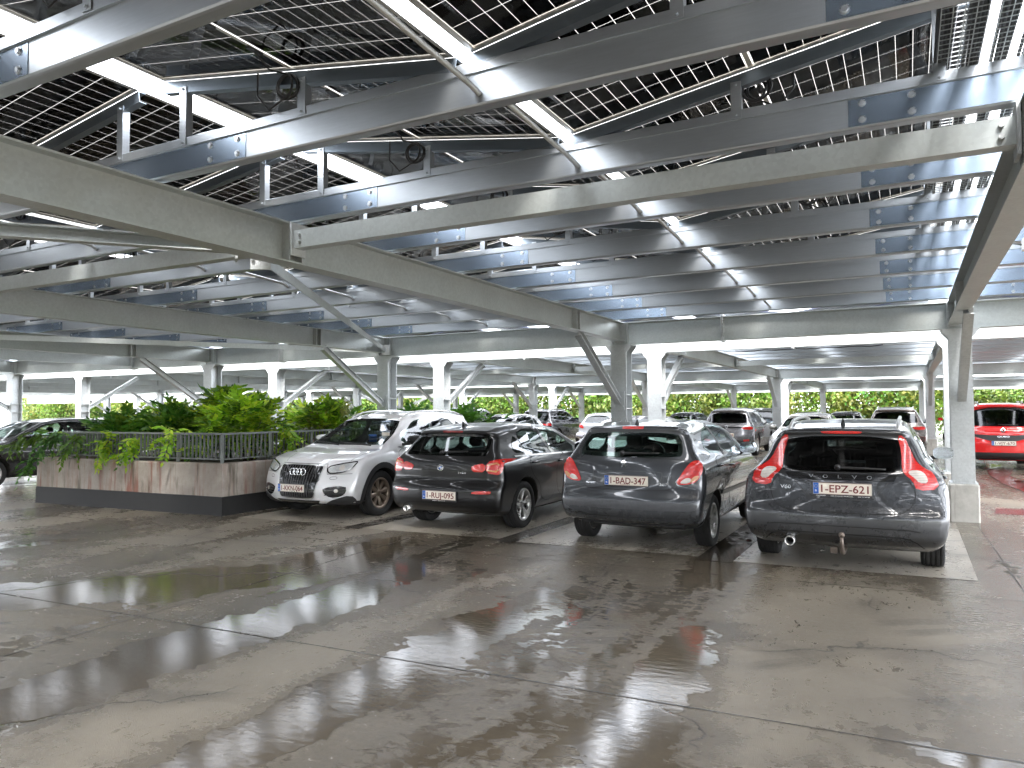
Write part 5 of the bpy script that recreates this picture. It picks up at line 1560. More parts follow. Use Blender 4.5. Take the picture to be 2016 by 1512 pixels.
for poly, g in (([(.62, 1.15), (.86, 1.36), (1.02, 1.42), (1.06, 1.10)], 'glass_mid'), ([(1.12, 1.09), (1.08, 1.435), (1.5, 1.48), (1.80, 1.485), (1.86, 1.07)], 'glass_mid'), ([(1.94, 1.065), (1.88, 1.48), (2.25, 1.45), (2.45, 1.385), (2.96, 1.04)], 'glass')):
    for view in ('left', 'right'): c.window('side_window', view, poly, M[g], .022, 1)
for view in ('left', 'right'):
    m = MB(); vs, fs = c.ribbon(view, [(1.90, 1.06), (1.84, 1.50)], .07, .0048, False); m.add(vs, fs, 0, True); m.build('pillar_trim', M['frit'], c.t)
    m = MB(); vs, fs = c.ribbon(view, [(.60, 1.06), (3.02, 1.02)], .018, .005, False); m.add(vs, fs, 0, True); m.build('window_trim', M['satin'], c.t)
doors(c, [(1.92, 1.04), (3.02, 1.01), (3.06, .85), (3.02, .45), (2.9, .36), (1.92, .36)], [(1.0, 1.06), (1.9, 1.045), (1.9, .36), (1.42, .38), (1.33, .62), (1.05, .78)], [(2.08, .90), (1.16, .925)], m_pale)
arch_trim(c, M['trim'], .085)
for view in ('left', 'right'): c.panel('sill_cladding', view, [(1.26, .40), (3.06, .40), (3.10, .25), (1.22, .25)], M['trim'], off=.010, step=.06)
c.mirrors(2.74, 1.11, .86)
roof_rails(c, .55, 2.55, .53, M['satin'], .045)
m = MB(); m.box(-.42, -.27, 3.00, 3.02, 1.10, 1.22); m.build('parking_card', M['plate_blue'], c.t); m = MB(); m.box(-.66, -.52, 2.98, 3.0, 1.10, 1.26); m.build('paper_permit', M['plate'], c.t)
c.interior(.70, 2.86, .98, .76)
c.wheel_set('seven', 'bronze_alloy')
c.body()

# ------------------------------------------------------------------ other parked cars
PROF = {
 'suv': dict(L=4.5, prof=[(.32, .30), (.05, .38), (0, .50), (.0, .70), (.05, .85), (.09, 1.02), (.20, 1.15), (.46, 1.50), (.38, 1.55), (.45, 1.585), (.9, 1.63), (1.5, 1.655), (2.1, 1.63), (2.5, 1.55), (2.95, 1.30), (3.4, 1.08), (3.6, 1.04), (4.2, .95), (4.42, .80), (4.49, .6), (4.48, .4), (4.38, .26), (4.1, .23), (.5, .25)],
    wz=[(.15, .76), (.27, .85), (.4, .90), (.55, .92), (.8, .925), (.98, .91), (1.06, .87), (1.12, .83), (1.3, .76), (1.5, .66), (1.6, .58), (1.68, .50)], wheels=(.90, 3.57), R=.355, belt=1.08,
    rw=[(-.56, 1.50), (.56, 1.50), (.66, 1.16), (.60, 1.12), (-.60, 1.12), (-.66, 1.16)], fw=[(-.56, 1.52), (.56, 1.52), (.72, 1.12), (-.72, 1.12)],
    sw=[[(.55, 1.18), (.75, 1.38), (1.0, 1.48), (1.06, 1.14)], [(1.12, 1.13), (1.06, 1.50), (1.6, 1.55), (1.88, 1.55), (1.94, 1.11)], [(2.0, 1.10), (1.94, 1.55), (2.3, 1.51), (2.5, 1.44), (3.02, 1.08)]],
    tl=[(.50, .98), (.80, 1.01), (.87, .98), (.86, .90), (.70, .90), (.50, .93)], hl=[(.52, .80), (.78, .88), (.86, .88), (.84, .80), (.60, .73)], fd=[(2.0, 1.08), (3.05, 1.05), (3.12, .9), (3.1, .45), (2.98, .36), (2.0, .36)], rd=[(1.02, 1.10), (1.98, 1.08), (1.98, .36), (1.48, .38), (1.38, .66), (1.08, .82)], pz=.72),
 'hatch': dict(L=4.2, prof=[(.30, .25), (.06, .31), (0, .42), (.0, .58), (.05, .70), (.08, .90), (.14, 1.0), (.42, 1.34), (.36, 1.37), (.42, 1.40), (.8, 1.45), (1.3, 1.475), (1.8, 1.46), (2.2, 1.40), (2.55, 1.25), (3.05, .99), (3.25, .95), (3.85, .84), (4.08, .72), (4.18, .55), (4.19, .38), (4.1, .24), (3.8, .20), (.45, .21)],
    wz=[(.15, .72), (.25, .80), (.38, .86), (.55, .885), (.75, .885), (.9, .87), (.97, .83), (1.05, .785), (1.2, .72), (1.35, .62), (1.45, .54), (1.5, .48)], wheels=(.80, 3.38), R=.31, belt=.98,
    rw=[(-.54, 1.34), (.54, 1.34), (.62, 1.05), (.58, 1.02), (-.58, 1.02), (-.62, 1.05)], fw=[(-.56, 1.37), (.56, 1.37), (.70, 1.02), (-.70, 1.02)],
    sw=[[(.60, 1.04), (.80, 1.26), (.98, 1.33), (1.02, 1.01)], [(1.08, 1.0), (1.02, 1.35), (1.5, 1.40), (1.70, 1.40), (1.76, .985)], [(1.82, .98), (1.76, 1.40), (2.1, 1.35), (2.3, 1.29), (2.82, .96)]],
    tl=[(.56, .78), (.78, .80), (.84, .90), (.80, 1.0), (.70, .97)], hl=[(.48, .66), (.74, .74), (.82, .76), (.80, .68), (.56, .60)], fd=[(1.8, .965), (2.85, .945), (2.95, .85), (2.93, .40), (2.82, .31), (1.8, .31)], rd=[(.94, .98), (1.78, .965), (1.78, .31), (1.30, .33), (1.22, .6), (.98, .74)], pz=.80),
 'van': dict(L=4.0, prof=[(.30, .28), (.03, .34), (0, .45), (.0, .70), (.03, .80), (.06, 1.0), (.12, 1.1), (.26, 1.60), (.20, 1.66), (.28, 1.70), (.7, 1.73), (1.6, 1.745), (2.2, 1.70), (2.5, 1.58), (2.9, 1.28), (3.15, 1.06), (3.3, 1.02), (3.7, .92), (3.9, .78), (3.97, .55), (3.96, .35), (3.85, .24), (3.6, .2), (.4, .23)],
    wz=[(.15, .70), (.27, .77), (.4, .815), (.6, .84), (.9, .845), (1.05, .83), (1.2, .80), (1.4, .755), (1.55, .71), (1.65, .64), (1.72, .55), (1.8, .45)], wheels=(.68, 3.20), R=.30, belt=1.05,
    rw=[(-.58, 1.62), (.58, 1.62), (.655, 1.32), (.66, 1.17), (.62, 1.13), (-.62, 1.13), (-.66, 1.17), (-.655, 1.32)], fw=[(-.60, 1.62), (.60, 1.62), (.70, 1.12), (-.70, 1.12)],
    sw=[[(.34, 1.14), (.34, 1.56), (1.0, 1.60), (1.0, 1.12)], [(1.06, 1.12), (1.06, 1.60), (1.72, 1.61), (1.72, 1.10)], [(1.80, 1.09), (1.80, 1.60), (2.2, 1.56), (2.8, 1.12), (2.82, 1.08)]],
    tl=[(.68, .80), (.80, .80), (.80, 1.10), (.745, 1.12)], hl=[(.50, .76), (.72, .85), (.80, .86), (.78, .74), (.56, .70)], fd=[(1.76, 1.07), (2.80, 1.05), (2.88, .9), (2.86, .42), (2.74, .33), (1.76, .33)], rd=[(.86, 1.1), (1.74, 1.08), (1.74, .33), (1.14, .33), (1.06, .6), (.9, .8)], pz=.70),
}
def generic(kind, label, name, loc, flip, color, metal=.3, vox=.042, plate=None, glassm='glass_mid', cat='car', top=None, rails=False, dirt=.25, detail=True, rough=.25):
    K = PROF[kind]
    pm = paint('paint', color, metal, rough, dirt)
    c = Car(name, label, loc, flip, K['prof'], K['wz'], K['L'], .12, .24, [(0, .94), (.6, .96), (1.5, 1.0), (2.2, 1.0), (3.1, .95), (K['L'], .9)], K['wheels'], K['R'], vox=vox, paintm=pm, cat=cat)
    c.belt = K['belt']
    c.window('rear_window', 'rear', K['rw'], M[glassm], .05, 1, step=.06)
    c.window('windscreen', 'front', K['fw'], M['glass_mid'], .05, 1, step=.06)
    for i, poly in enumerate(K['sw']):
        for view in ('left', 'right'): c.window('side_window', view, poly, M[glassm if i < 2 else 'glass_mid'], .022, 1, step=.07)
    if K['tl']: mir_both(c, 'tail_light', 'rear', K['tl'], M['lens_red'], off=.012, step=.05, round_=1)
    mir_both(c, 'headlight', 'front', K['hl'], M['lens_head'], off=.01, step=.05, round_=1)
    c.panel('front_grille', 'front', [(-.42, .60), (.42, .60), (.36, .42), (-.36, .42)], M['frit'], off=.008, step=.06, round_=1)
    w = K['wz'][3][1]
    c.panel('lower_bumper', 'rear', [(-w + .1, .46), (w - .1, .46), (w - .14, .32), (-w + .14, .32)], M['trim'], off=.008, step=.06)
    if detail:
        doors(c, K['fd'], K['rd'], [(2.15, K['belt'] - .13), (1.22, K['belt'] - .11)], pm)
        for view in ('left', 'right'):
            m = MB(); a = K['sw'][2][0]; vs, fs = c.ribbon(view, [(a[0] - .03, a[1] - .02), (K['sw'][2][1][0] - .03, K['sw'][2][1][1] + .02)], .07, .0048, False); m.add(vs, fs, 0, True); m.build('pillar_trim', M['frit'], c.t)
    if plate: c.plate('rear', 0, K['pz'], plate)
    elif detail: c.plate('front', 0, .52, '1-XHT-318') if False else None
    c.mirrors(K['sw'][2][-1][0] - .30, K['belt'] + .06, w - .03)
    if rails: roof_rails(c, .6, 2.5, .54, M['satin'])
    c.interior(.7, K['sw'][2][-1][0] - .15, K['belt'] - .06, w - .12)
    c.wheel_set('ten', 'satin')
    return c

G = generic
# red van at the right
c = G('van', 'bright red small van with black band across the tailgate at the right edge', 'small_van', (2.12, 22.6, 0), False, (.62, .012, .012), .0, .03, '1-VJY-670', 'glass_dark', 'van', dirt=.05, rough=.22)
c.panel('tailgate_band', 'rear', [(-.66, .93), (-.30, .90), (.30, .90), (.66, .93), (.62, .86), (.30, .76), (-.30, .76), (-.62, .86)], M['trim'], off=.008, step=.05)
c.letters('rear', 'QUBO', .0, .845, .06, .26, name='model_badge', off=.012)
b_ = c.panel('badge', 'rear', circ(0, 1.03, .055), M['chrome'], off=.012, step=.03); c.panel('badge_face', 'rear', [(-.032, 1.062), (.032, 1.062), (.03, 1.0), (0, .99), (-.03, 1.0)], M['lens_dark'], off=.0132, step=.02, depth=.002, parent=b_)
c.letters('rear', 'FIAT', 0, 1.02, .03, .05, name='badge_letters', off=.0155)
wiper(c, 'rear', (.30, 1.15), (-.10, 1.17)); roof_rails(c, .5, 2.2, .50, M['frit'], .05); c.body()
# grey crossover with roof in black
c = G('suv', 'metallic grey crossover with black roof and diamond badge, behind the hatchback', 'crossover', (-5.55, 26.0, 0), False, (.19, .19, .20), .7, .032, '2-FYL-408', 'glass_dark')
c.panel('dark_roof', 'top', [(-.54, .50), (.54, .50), (.56, 1.5), (.50, 2.45), (-.50, 2.45), (-.56, 1.5)], M['frit'], off=.004, step=.08, round_=1)
c.panel('light_bar', 'rear', [(-.84, 1.0), (.84, 1.0), (.60, .955), (-.60, .955)], M['frit'], off=.010, step=.06)
for w_, o_ in ((.06, .012),):
    c.panel('badge', 'rear', [(0, 1.075), (.048, .99), (0, .905), (-.048, .99)], M['chrome'], off=.018, step=.03); c.panel('badge_core', 'rear', [(0, 1.04), (.026, .99), (0, .94), (-.026, .99)], M['frit'], off=.0195, step=.02, depth=.003)
mir_both(c, 'bumper_reflector', 'rear', [(.56, .56), (.76, .58), (.74, .52), (.58, .50)], M['lens_red'], off=.012, step=.04)
c.panel('rear_diffuser', 'rear', [(-.74, .54), (.74, .54), (.70, .32), (-.70, .32)], M['trim'], off=.010, step=.06); c.body()
c = G('suv', 'dark grey off-roader parked just beyond the metallic grey crossover', 'off_roader', (-5.5, 32.4, 0), False, (.05, .055, .055), .4, .045, None, 'glass_dark'); c.body()
c = G('suv', 'bronze grey off-roader with silver roof rails beyond the estate car roof', 'off_roader', (-.40, 27.4, 0), False, (.17, .155, .145), .7, .036, None, 'glass_dark', rails=True)
c.panel('light_strip', 'rear', [(-.60, .985), (.60, .985), (.58, .945), (-.58, .945)], M['lens_dark'], off=.012, step=.06)
mir_both(c, 'bumper_reflector', 'rear', [(.50, .58), (.76, .60), (.75, .56), (.50, .54)], M['lens_red'], off=.012, step=.04); c.body()
c = G('suv', 'black off-roader with red light strip, seen between two far columns', 'off_roader', (-15.0, 30.0, 0), False, (.008, .008, .010), .0, .036, None, 'glass_mid', rails=True)
c.panel('light_strip', 'rear', [(-.60, .985), (.60, .985), (.58, .945), (-.58, .945)], M['lens_red'], off=.012, step=.06)
c.letters('rear', 'SEAT', 0, .80, .06, .26) if False else None
c.panel('badge', 'rear', [(-.05, 1.08), (.05, 1.07), (.05, 1.03), (-.02, 1.02), (.06, .97), (.05, .92), (-.05, .93), (-.05, .97), (.02, .98), (-.06, 1.03)], M['chrome'], off=.014, step=.04); c.body()
c = G('van', 'dark blue van with a white sticker on its side window behind a pale column', 'small_van', (-17.4, 26.6, 0), False, (.012, .017, .04), .2, .045, None, 'glass_dark', 'van')
liz = [(.55, 1.52), (.66, 1.56), (.70, 1.48), (.82, 1.50), (.80, 1.42), (.92, 1.36), (.84, 1.33), (.90, 1.24), (.78, 1.27), (.72, 1.18), (.66, 1.28), (.54, 1.24), (.60, 1.36), (.48, 1.42), (.60, 1.44)]
c.panel('window_sticker', 'right', liz, M['white_text'], off=.008, step=.06, depth=.003); c.body()
c = G('hatch', 'silver car facing us behind the black hatchback, only half visible', 'hatchback', (-5.25, 17.3, 0), True, (.44, .43, .46), .5, .03, None, 'glass_mid'); c.body()
c = G('hatch', 'pale silver car facing us between two thin far columns', 'hatchback', (-13.35, 26.4, 0), True, (.52, .53, .55), .4, .045, None); c.body()
c = G('hatch', 'light silver hatchback to the right of the black off-roader', 'hatchback', (-12.2, 30.6, 0), False, (.46, .47, .49), .4, .045, None); c.body()
c = G('hatch', 'beige silver car facing us directly beyond the estate car roof', 'hatchback', (-2.65, 26.0, 0), True, (.40, .39, .36), .4, .04, None); c.body()
c = G('hatch', 'black car left of the beige silver car', 'hatchback', (-4.3, 37.8, 0), False, (.012, .012, .013), .1, .05, None, detail=False); c.body()
c = G('hatch', 'black car right of the beige silver car', 'hatchback', (-2.4, 34.2, 0), False, (.014, .014, .016), .1, .05, None, detail=False); c.body()
c = G('hatch', 'black car facing us at the left edge beside the planter', 'hatchback', (-17.85, 12.0, 0), True, (.010, .010, .012), .0, .026, None, 'glass', rails=False, dirt=.1); c.body()
c = G('hatch', 'white car with only its roof showing behind the planter shrubs', 'hatchback', (-25.3, 16.0, 0), False, (.62, .62, .61), .0, .05, None, detail=False); c.body()
c = G('hatch', 'dark car with only its roof showing behind the pale crossover', 'hatchback', (-12.6, 16.6, 0), False, (.02, .02, .022), .2, .05, None, detail=False); c.body()
c = G('hatch', 'dark car parked behind the far railing right of the brightly lit column', 'hatchback', (-9.6, 35.0, 0), False, (.03, .032, .035), .3, .05, None, detail=False); c.body()
c = G('hatch', 'black car behind the far railing nearer the grey crossover', 'hatchback', (-7.4, 36.0, 0), False, (.015, .015, .017), .3, .05, None, detail=False); c.body()
c = G('hatch', 'dark teal car glimpsed between the right column and the plinths', 'hatchback', (2.35, 40.0, 0), False, (.02, .035, .04), .3, .05, None, detail=False); c.body()

# ================================================================== PLANTER
PX0, PX1, PYF, PYB = -13.75, -9.34, 8.0, 12.1
def planter_box(name, label, x0, x1, yf, yb, skew, hw=.80, base=.29, group=None):
    t = thing(name, label, 'planter', (0, 0, 0), 0, group)
    th = .16
    o = [(x0, yf - skew), (x1, yf), (x1, yb), (x0, yb)]
    i = [(x0 + th, yf - skew + th), (x1 - th, yf + th), (x1 - th, yb - th), (x0 + th, yb - th)]
    def wall(z0, z1, g, cham=0.0):
        m = MB(); vs = []
        gx = [(-g, -g), (g, -g), (g, g), (-g, g)]
        O = [(p[0] + d[0], p[1] + d[1]) for p, d in zip(o, gx)]
        for z, cc in ((z0, 0), (z1 - cham, 0), (z1, cham)):
            vs += [(p[0] - d[0] * 0 + (cc if p[0] == min(q[0] for q in O) else -cc), p[1] + (cc if k < 2 else -cc), z) for k, (p, d) in enumerate(zip(O, gx))]
        vs += [(*p, z1) for p in i] + [(*p, z0) for p in i]
        fs = []
        for k in range(4):
            j = (k + 1) % 4
            fs += [(k, j, 4 + j, 4 + k), (4 + k, 4 + j, 8 + j, 8 + k), (8 + k, 8 + j, 12 + j, 12 + k), (12 + k, 12 + j, 16 + j, 16 + k)]
        return m.add(vs, fs)
    wall(base + .002, hw, 0, .015).build('concrete_wall', M['planter'], t)
    wall(0, base, .012).build('bitumen_skirting', M['bitumen'], t)
    m = MB(); m.add([(*p, hw - .07) for p in i], [(0, 1, 2, 3)]); m.build('soil', M['soil'], t)
    return t
planter_box('planter', 'rust-stained concrete planter with black skirting, left of the pale crossover', PX0, PX1, PYF, PYB, .28)
def railing(label, pts, z0, z1, group=None, post=1.05, sp=.083, lean=None):
    t = thing('railing', label, 'railing', (0, 0, 0), 0, group)
    mb = MB(); mt = MB()
    n = 0
    for a, b in zip(pts[:-1], pts[1:]):
        A, B = Vector((*a, 0)), Vector((*b, 0)); L = (B - A).length; d = (B - A) / L
        A2 = A + d * (.024 if a != pts[0] else 0); mt.bar(A2 + Vector((0, 0, z1)), B + d * (.0225 if b != pts[-1] else 0) + Vector((0, 0, z1)), .045, .03); mb.bar(A2 + Vector((0, 0, z0 + .06)), B + Vector((0, 0, z0 + .06)), .04, .018)
        k = max(1, int(round(L / post)))
        for i in range(k + 1 if b == pts[-1] else k):
            p = A + d * (L * i / k); m = MB()
            m.ext([(-.008, -.03), (.008, -.03), (.008, .03), (-.008, .03)], (p.x, p.y, z0 - .03), (p.x, p.y, z1 - .016)); m.build('post', M['rail'], t)
        q = int(L / sp)
        bm = None
        for i in range(q):
            s_ = (i + .5) * L / q
            if min(abs(s_ - L * j / k) for j in range(k + 1)) < .035: continue
            p = A + d * s_
            key = (round(math.degrees(math.atan2(d.y, d.x))), z0, z1)
            if key not in _bal:
                m = MB(); nn = Vector((-d.y, d.x, 0)); 
                vs = [Vector(u) for u in ()]
                a_, b_ = d * .004, nn * .019
                q4 = [a_ + b_, -a_ + b_, -a_ - b_, a_ - b_]
                vs = [(v.x, v.y, z0 + .07) for v in q4] + [(v.x, v.y, z1 - .016) for v in q4]
                m.add(vs, [(0, 1, 2, 3), (7, 6, 5, 4)] + [(j, (j + 1) % 4 + 0, (j + 1) % 4 + 4, j + 4) for j in range(4)])
                _bal[key] = m.mesh('baluster', M['rail'])
            link('baluster', _bal[key], t, (p.x, p.y, 0))
    mt.build('top_rail', M['rail'], t); mb.build('bottom_rail', M['rail'], t)
    return t
_bal = {}
railing('grey bar railing on top of the concrete planter', [(PX0 + .55, PYF - .23 + .08), (PX1 - .10, PYF + .08), (PX1 - .10, PYB - .1)], .80, 1.255)

# ------------------------------------------------------------------ leaves
def spray_arrays(n_pairs, L, lw, ll, droop, rs):
    """one pinnate leaf: pairs of pointed leaflets on an arching stalk -> quads (k,4,3)"""
    out = []
    for i in range(n_pairs + 1):
        u = (i + .6) / (n_pairs + 1)
        p = np.array([0, L * u * (1 - .15 * droop * u), L * .5 * u * (1 - u) * 1.2 - droop * L * u * u * .55])
        sides = (-1, 1) if i < n_pairs else (0,)
        for s_ in sides:
            ang = s_ * (1.05 - .25 * u) + rs.uniform(-.15, .15)
            d = np.array([math.sin(ang), math.cos(ang) * .9, -.28 - .35 * rs.random() * droop]); d /= np.linalg.norm(d)
            side = np.cross(d, [0, 0, 1.0]); side /= np.linalg.norm(side)
            side = side + np.array([0, 0, rs.uniform(-.35, .35)])
            l_ = ll * (1 - .35 * abs(u - .45)) * rs.uniform(.85, 1.1)
            a, b = p, p + d * l_
            m1, m2 = p + d * l_ * .38 + side * lw * .5, p + d * l_ * .38 - side * lw * .5
            out.append([a, m1, b, m2])
    return np.array(out)
def foliage(name, parent, mat, centers, dirs, scale, seed, n_pairs=5, L=.34, lw=.060, ll=.145, droop=1.0):
    rs = np.random.default_rng(seed)
    protos = [spray_arrays(n_pairs, L, lw, ll, droop * (.6 + .25 * k), rs) for k in range(4)]
    allq = []
    for i in range(len(centers)):
        q = protos[i % 4]
        d = np.array(dirs[i], float); d /= np.linalg.norm(d) + 1e-9
        up = np.array([0, 0, 1.0]); x = np.cross(d, up); 
        if np.linalg.norm(x) < .1: x = np.array([1.0, 0, 0])
        x /= np.linalg.norm(x); z = np.cross(x, d)
        rol = rs.uniform(-.5, .5); x2 = x * math.cos(rol) + z * math.sin(rol); z2 = np.cross(x2, d)
        R_ = np.stack([x2, d, z2], 0)
        s_ = scale * rs.uniform(.7, 1.25)
        allq.append((q.reshape(-1, 3) * s_) @ R_ + centers[i])
    V = np.concatenate(allq); n = len(V) // 4
    me = bpy.data.meshes.new(name)
    me.from_pydata(V.tolist(), [], np.arange(n * 4).reshape(n, 4).tolist())
    me.materials.append(mat); me.update()
    return tag(link(name, me, parent), kind='stuff')
def shrub(label, c, rx, ry, h, n, mats, seed, zbase=.72, scale=1.0, lean=(0, 0), group='planter shrubs'):
    rs = np.random.default_rng(seed)
    t = thing('leafy_shrub', label, 'shrub', (c[0], c[1], zbase), 0, group)
    m = MB()
    for k in range(9):
        a = rs.uniform(0, 6.28); r = rs.uniform(.2, .8)
        tip = (rx * r * math.cos(a) + lean[0], ry * r * math.sin(a) + lean[1], h * rs.uniform(.5, .9))
        m.tube([(tip[0] * .2, tip[1] * .2, 0), (tip[0] * .6, tip[1] * .6, tip[2] * .6), tip], [.014, .010, .005], 5)
    m.build('stem', M['bark'], t)
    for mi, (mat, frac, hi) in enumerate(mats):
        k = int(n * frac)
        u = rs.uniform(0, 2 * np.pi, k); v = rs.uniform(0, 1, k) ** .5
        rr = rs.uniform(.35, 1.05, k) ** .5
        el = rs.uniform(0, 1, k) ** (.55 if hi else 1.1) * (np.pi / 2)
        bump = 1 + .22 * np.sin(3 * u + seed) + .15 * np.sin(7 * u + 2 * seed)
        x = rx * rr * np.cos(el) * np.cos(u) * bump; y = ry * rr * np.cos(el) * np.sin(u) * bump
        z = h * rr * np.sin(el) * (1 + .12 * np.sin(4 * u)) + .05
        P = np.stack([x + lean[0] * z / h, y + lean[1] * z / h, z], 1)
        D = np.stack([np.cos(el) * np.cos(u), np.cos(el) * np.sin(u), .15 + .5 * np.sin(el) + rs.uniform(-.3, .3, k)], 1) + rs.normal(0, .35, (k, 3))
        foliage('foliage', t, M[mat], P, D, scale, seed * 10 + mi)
    return t
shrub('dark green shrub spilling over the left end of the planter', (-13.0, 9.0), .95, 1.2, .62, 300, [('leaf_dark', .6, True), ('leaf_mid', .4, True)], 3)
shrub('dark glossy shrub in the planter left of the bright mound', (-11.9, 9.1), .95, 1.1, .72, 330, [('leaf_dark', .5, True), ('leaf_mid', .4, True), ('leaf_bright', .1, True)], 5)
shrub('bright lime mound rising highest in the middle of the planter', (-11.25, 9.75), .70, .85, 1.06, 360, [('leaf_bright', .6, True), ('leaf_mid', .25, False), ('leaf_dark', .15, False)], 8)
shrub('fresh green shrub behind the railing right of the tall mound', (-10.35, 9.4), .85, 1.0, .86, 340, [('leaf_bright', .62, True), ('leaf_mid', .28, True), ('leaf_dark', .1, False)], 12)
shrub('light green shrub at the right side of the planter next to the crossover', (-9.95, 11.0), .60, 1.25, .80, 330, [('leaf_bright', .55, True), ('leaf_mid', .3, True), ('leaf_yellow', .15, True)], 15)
# branches hanging out over the wall
for (p, tip, lab, mat, sd_) in (((-13.5, 8.0, 1.15), (-14.35, 7.2, .72), 'long green branch hanging out past the left end of the planter towards the black car', 'leaf_mid', 31), ((-13.2, 7.95, 1.2), (-13.5, 7.45, .62), 'leafy branch drooping over the left front of the planter wall', 'leaf_dark', 32),
                                ((-11.9, 8.0, 1.15), (-12.0, 7.72, .86), 'yellow-green sprig hanging through the railing', 'leaf_bright', 33), ((-11.35, 8.05, 1.2), (-11.3, 7.76, .9), 'small yellow-green sprig right of the other one on the railing', 'leaf_bright', 34),
                                ((-12.7, 7.98, 1.22), (-12.75, 7.70, .92), 'green sprig over the railing near the left end of the planter', 'leaf_mid', 35), ((-10.5, 8.06, 1.3), (-10.4, 7.82, 1.02), 'light green sprig leaning over the railing below the tall mound', 'leaf_bright', 36),
                                ((-9.5, 9.4, 1.3), (-9.15, 9.3, 1.0), 'lime sprig poking through the side railing above the crossover bonnet', 'leaf_bright', 37)):
    rs = np.random.default_rng(sd_); t = thing('hanging_branch', lab, 'branch', (0, 0, 0), 0, 'overhanging branches')
    a, b = np.array(p), np.array(tip); n = 16 if sd_ < 33 else 7
    U = np.linspace(0, 1, n); C_ = a + (b - a) * U[:, None]; C_[:, 2] += .22 * np.sin(U * math.pi) * (1 if sd_ < 33 else .4)
    m = MB(); m.tube([tuple(q) for q in C_], [.008 - .005 * u for u in U], 5); m.build('twig', M['bark'], t)
    C2 = np.repeat(C_, 2, 0) + rs.normal(0, .03, (2 * n, 3)); D = np.tile((b - a), (2 * n, 1)) + rs.normal(0, .45, (2 * n, 3))
    foliage('foliage', t, M[mat], C2, D, .85, sd_)
m = MB(); pts = [(-10.6, 10.4, 1.3), (-10.4, 10.6, 1.85), (-9.9, 10.7, 1.98), (-9.45, 10.9, 1.72)]; t = thing('hanging_branch', 'thin bare shoot arching above the planter with a yellow leaf at its tip', 'branch', (0, 0, 0), 0, 'overhanging branches'); m.tube(pts, .006, 5); m.build('twig', M['bark'], t)
foliage('foliage', t, M['leaf_yellow'], [np.array(pts[-1]), np.array(pts[-1]) + .05], [(0.2, -.1, -1), (-.3, .1, -1)], .8, 77)

# second planter behind, with its own railing and low shrubs
planter_box('planter', 'second concrete planter farther back in the second row', -23.0, -11.6, 19.0, 22.5, 0, .72, .25)
railing('grey railing around the second planter farther back', [(-22.9, 19.1), (-11.7, 19.1), (-11.7, 22.3)], .72, 1.22, None, 1.4, .11)
for i, x in enumerate((-22.0, -19.5, -17.0, -14.6, -12.6)):
    shrub(['dark low shrub at the left end of the second planter', 'dark low shrub second from the left in the second planter', 'dark low shrub in the middle of the second planter', 'dark low shrub right of the middle of the second planter', 'reddish green shrub at the right end of the second planter'][i], (x, 20.4), 1.3, 1.0, .72, 110, [('leaf_dark', .75, True), ('leaf_mid', .25, True)], 40 + i, .68, 1.5, group='shrubs of the second planter')
railing('thin dark railing far back right of the brightly lit column', [(-13.5, 33.6), (-6.6, 33.6)], .0, 1.1, None, 1.5, .13)

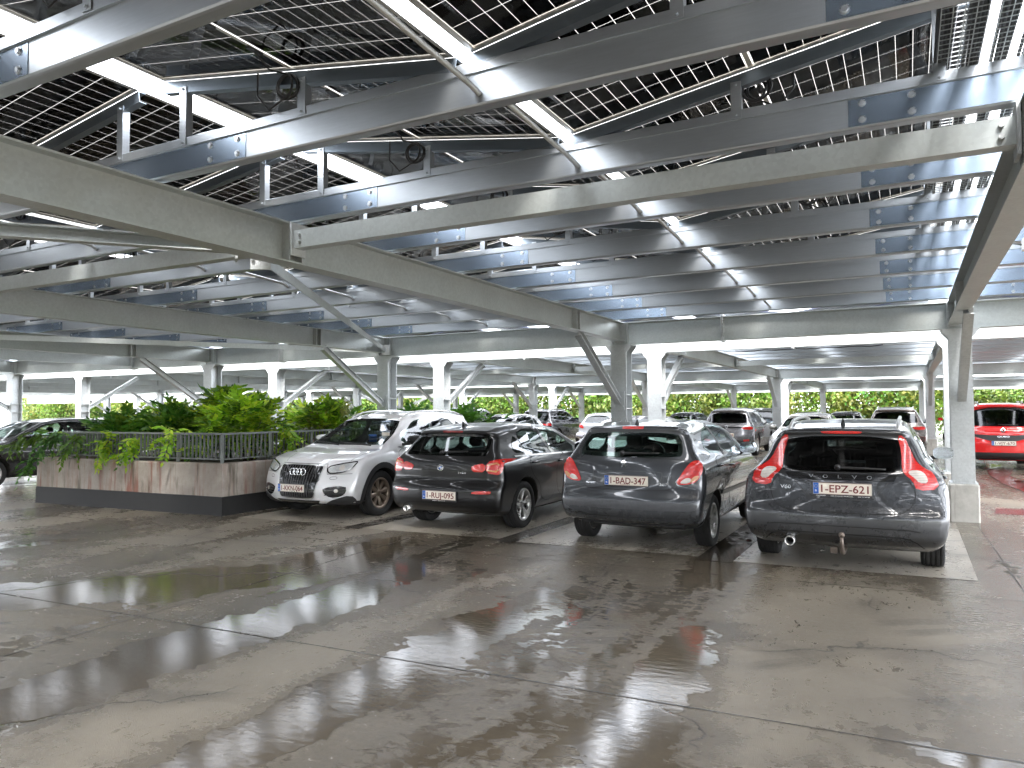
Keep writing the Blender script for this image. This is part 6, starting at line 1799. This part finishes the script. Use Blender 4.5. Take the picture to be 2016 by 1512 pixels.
# ------------------------------------------------------------------ hedge of small trees beyond the deck
def tree_meshes(seed, mats):
    rs = np.random.default_rng(seed)
    out = []
    for mi, (mat, n) in enumerate(mats):
        cl = rs.normal(0, 1, (26, 3)); cl /= np.linalg.norm(cl, axis=1, keepdims=True)
        cl = cl * np.array([2.0, 1.4, 1.9]) * rs.uniform(.55, 1.0, (26, 1)) + np.array([0, 0, 2.3])
        c = cl[rs.integers(0, 26, n)] + rs.normal(0, .42, (n, 3))
        c[:, 2] = np.maximum(c[:, 2], .05)
        nrm = rs.normal(0, 1, (n, 3)) + (c - np.array([0, 0, 2.0])) * .35; nrm /= np.linalg.norm(nrm, axis=1, keepdims=True)
        a = np.cross(nrm, rs.normal(0, 1, (n, 3))); a /= np.linalg.norm(a, axis=1, keepdims=True); b = np.cross(nrm, a)
        s_ = rs.uniform(.07, .15, (n, 1))
        V = np.stack([c + a * s_, c + b * s_ * .5, c - a * s_, c - b * s_ * .5], 1).reshape(-1, 3)
        me = bpy.data.meshes.new('crown'); me.from_pydata(V.tolist(), [], np.arange(n * 4).reshape(n, 4).tolist()); me.materials.append(M[mat]); me.update()
        out.append(me)
    m = MB(); m.tube([(0, 0, -.4), (.1, .05, .8), (-.05, .1, 1.8), (.1, 0, 2.8)], [.11, .09, .06, .02], 7)
    for k in range(5):
        a = rs.uniform(0, 6.28); m.tube([(0, .05, 1.0 + .25 * k), (.7 * math.cos(a), .6 * math.sin(a), 1.7 + .3 * k), (1.3 * math.cos(a), .9 * math.sin(a), 2.2 + .3 * k)], [.05, .03, .01], 5)
    return out, m.mesh('trunk', M['bark'])
KT = [tree_meshes(101, [('leaf_yellow', 3000), ('leaf_mid', 2600)]), tree_meshes(102, [('leaf_hedge', 3600), ('leaf_mid', 1800)]), tree_meshes(103, [('leaf_yellow', 2200), ('leaf_hedge', 2400), ('leaf_dark', 900)])]
KL = ['yellowing small hedge tree past the far roof edge', 'mid green small hedge tree past the far roof edge', 'lime and dark mottled hedge tree past the far roof edge']
rs = np.random.default_rng(5)
x = -98.0; i = 0
while x < 22:
    k = int(rs.integers(0, 3)); cr, tr = KT[k]
    i += 1; t = thing('hedge_tree', KL[k] + ', %d%s from the left' % (i, 'st' if i % 10 == 1 and i != 11 else 'nd' if i % 10 == 2 and i != 12 else 'rd' if i % 10 == 3 and i != 13 else 'th'), 'tree', (x, 53.5 + rs.uniform(-.8, 1.2), -.3), rs.uniform(0, 6.28), 'trees of the far hedge, kind %s' % ('one', 'two', 'three')[k])
    s_ = rs.uniform(.95, 1.35); t.scale = (s_, s_, s_ * rs.uniform(.95, 1.2))
    for me in cr: tag(link('crown', me, t), kind='stuff')
    link('trunk', tr, t)
    x += rs.uniform(2.0, 2.9)
# unseen hedge added behind the viewer, closing the view in mirrors and paint
x = -70.0
while x < 60:
    cr, tr = KT[int(rs.integers(0, 3))]
    t = tag(empty('hedge', (x, -60 + rs.uniform(-1, 1), -.3), rs.uniform(0, 6.28)), 'unseen leafy hedge added behind the viewer to close reflections', 'hedge', None, 'stuff'); t.scale = (1.6, 1.6, 1.5)
    for me in cr: tag(link('crown', me, t), kind='stuff')
    link('trunk', tr, t); x += 3.4
bpy.context.view_layer.update()
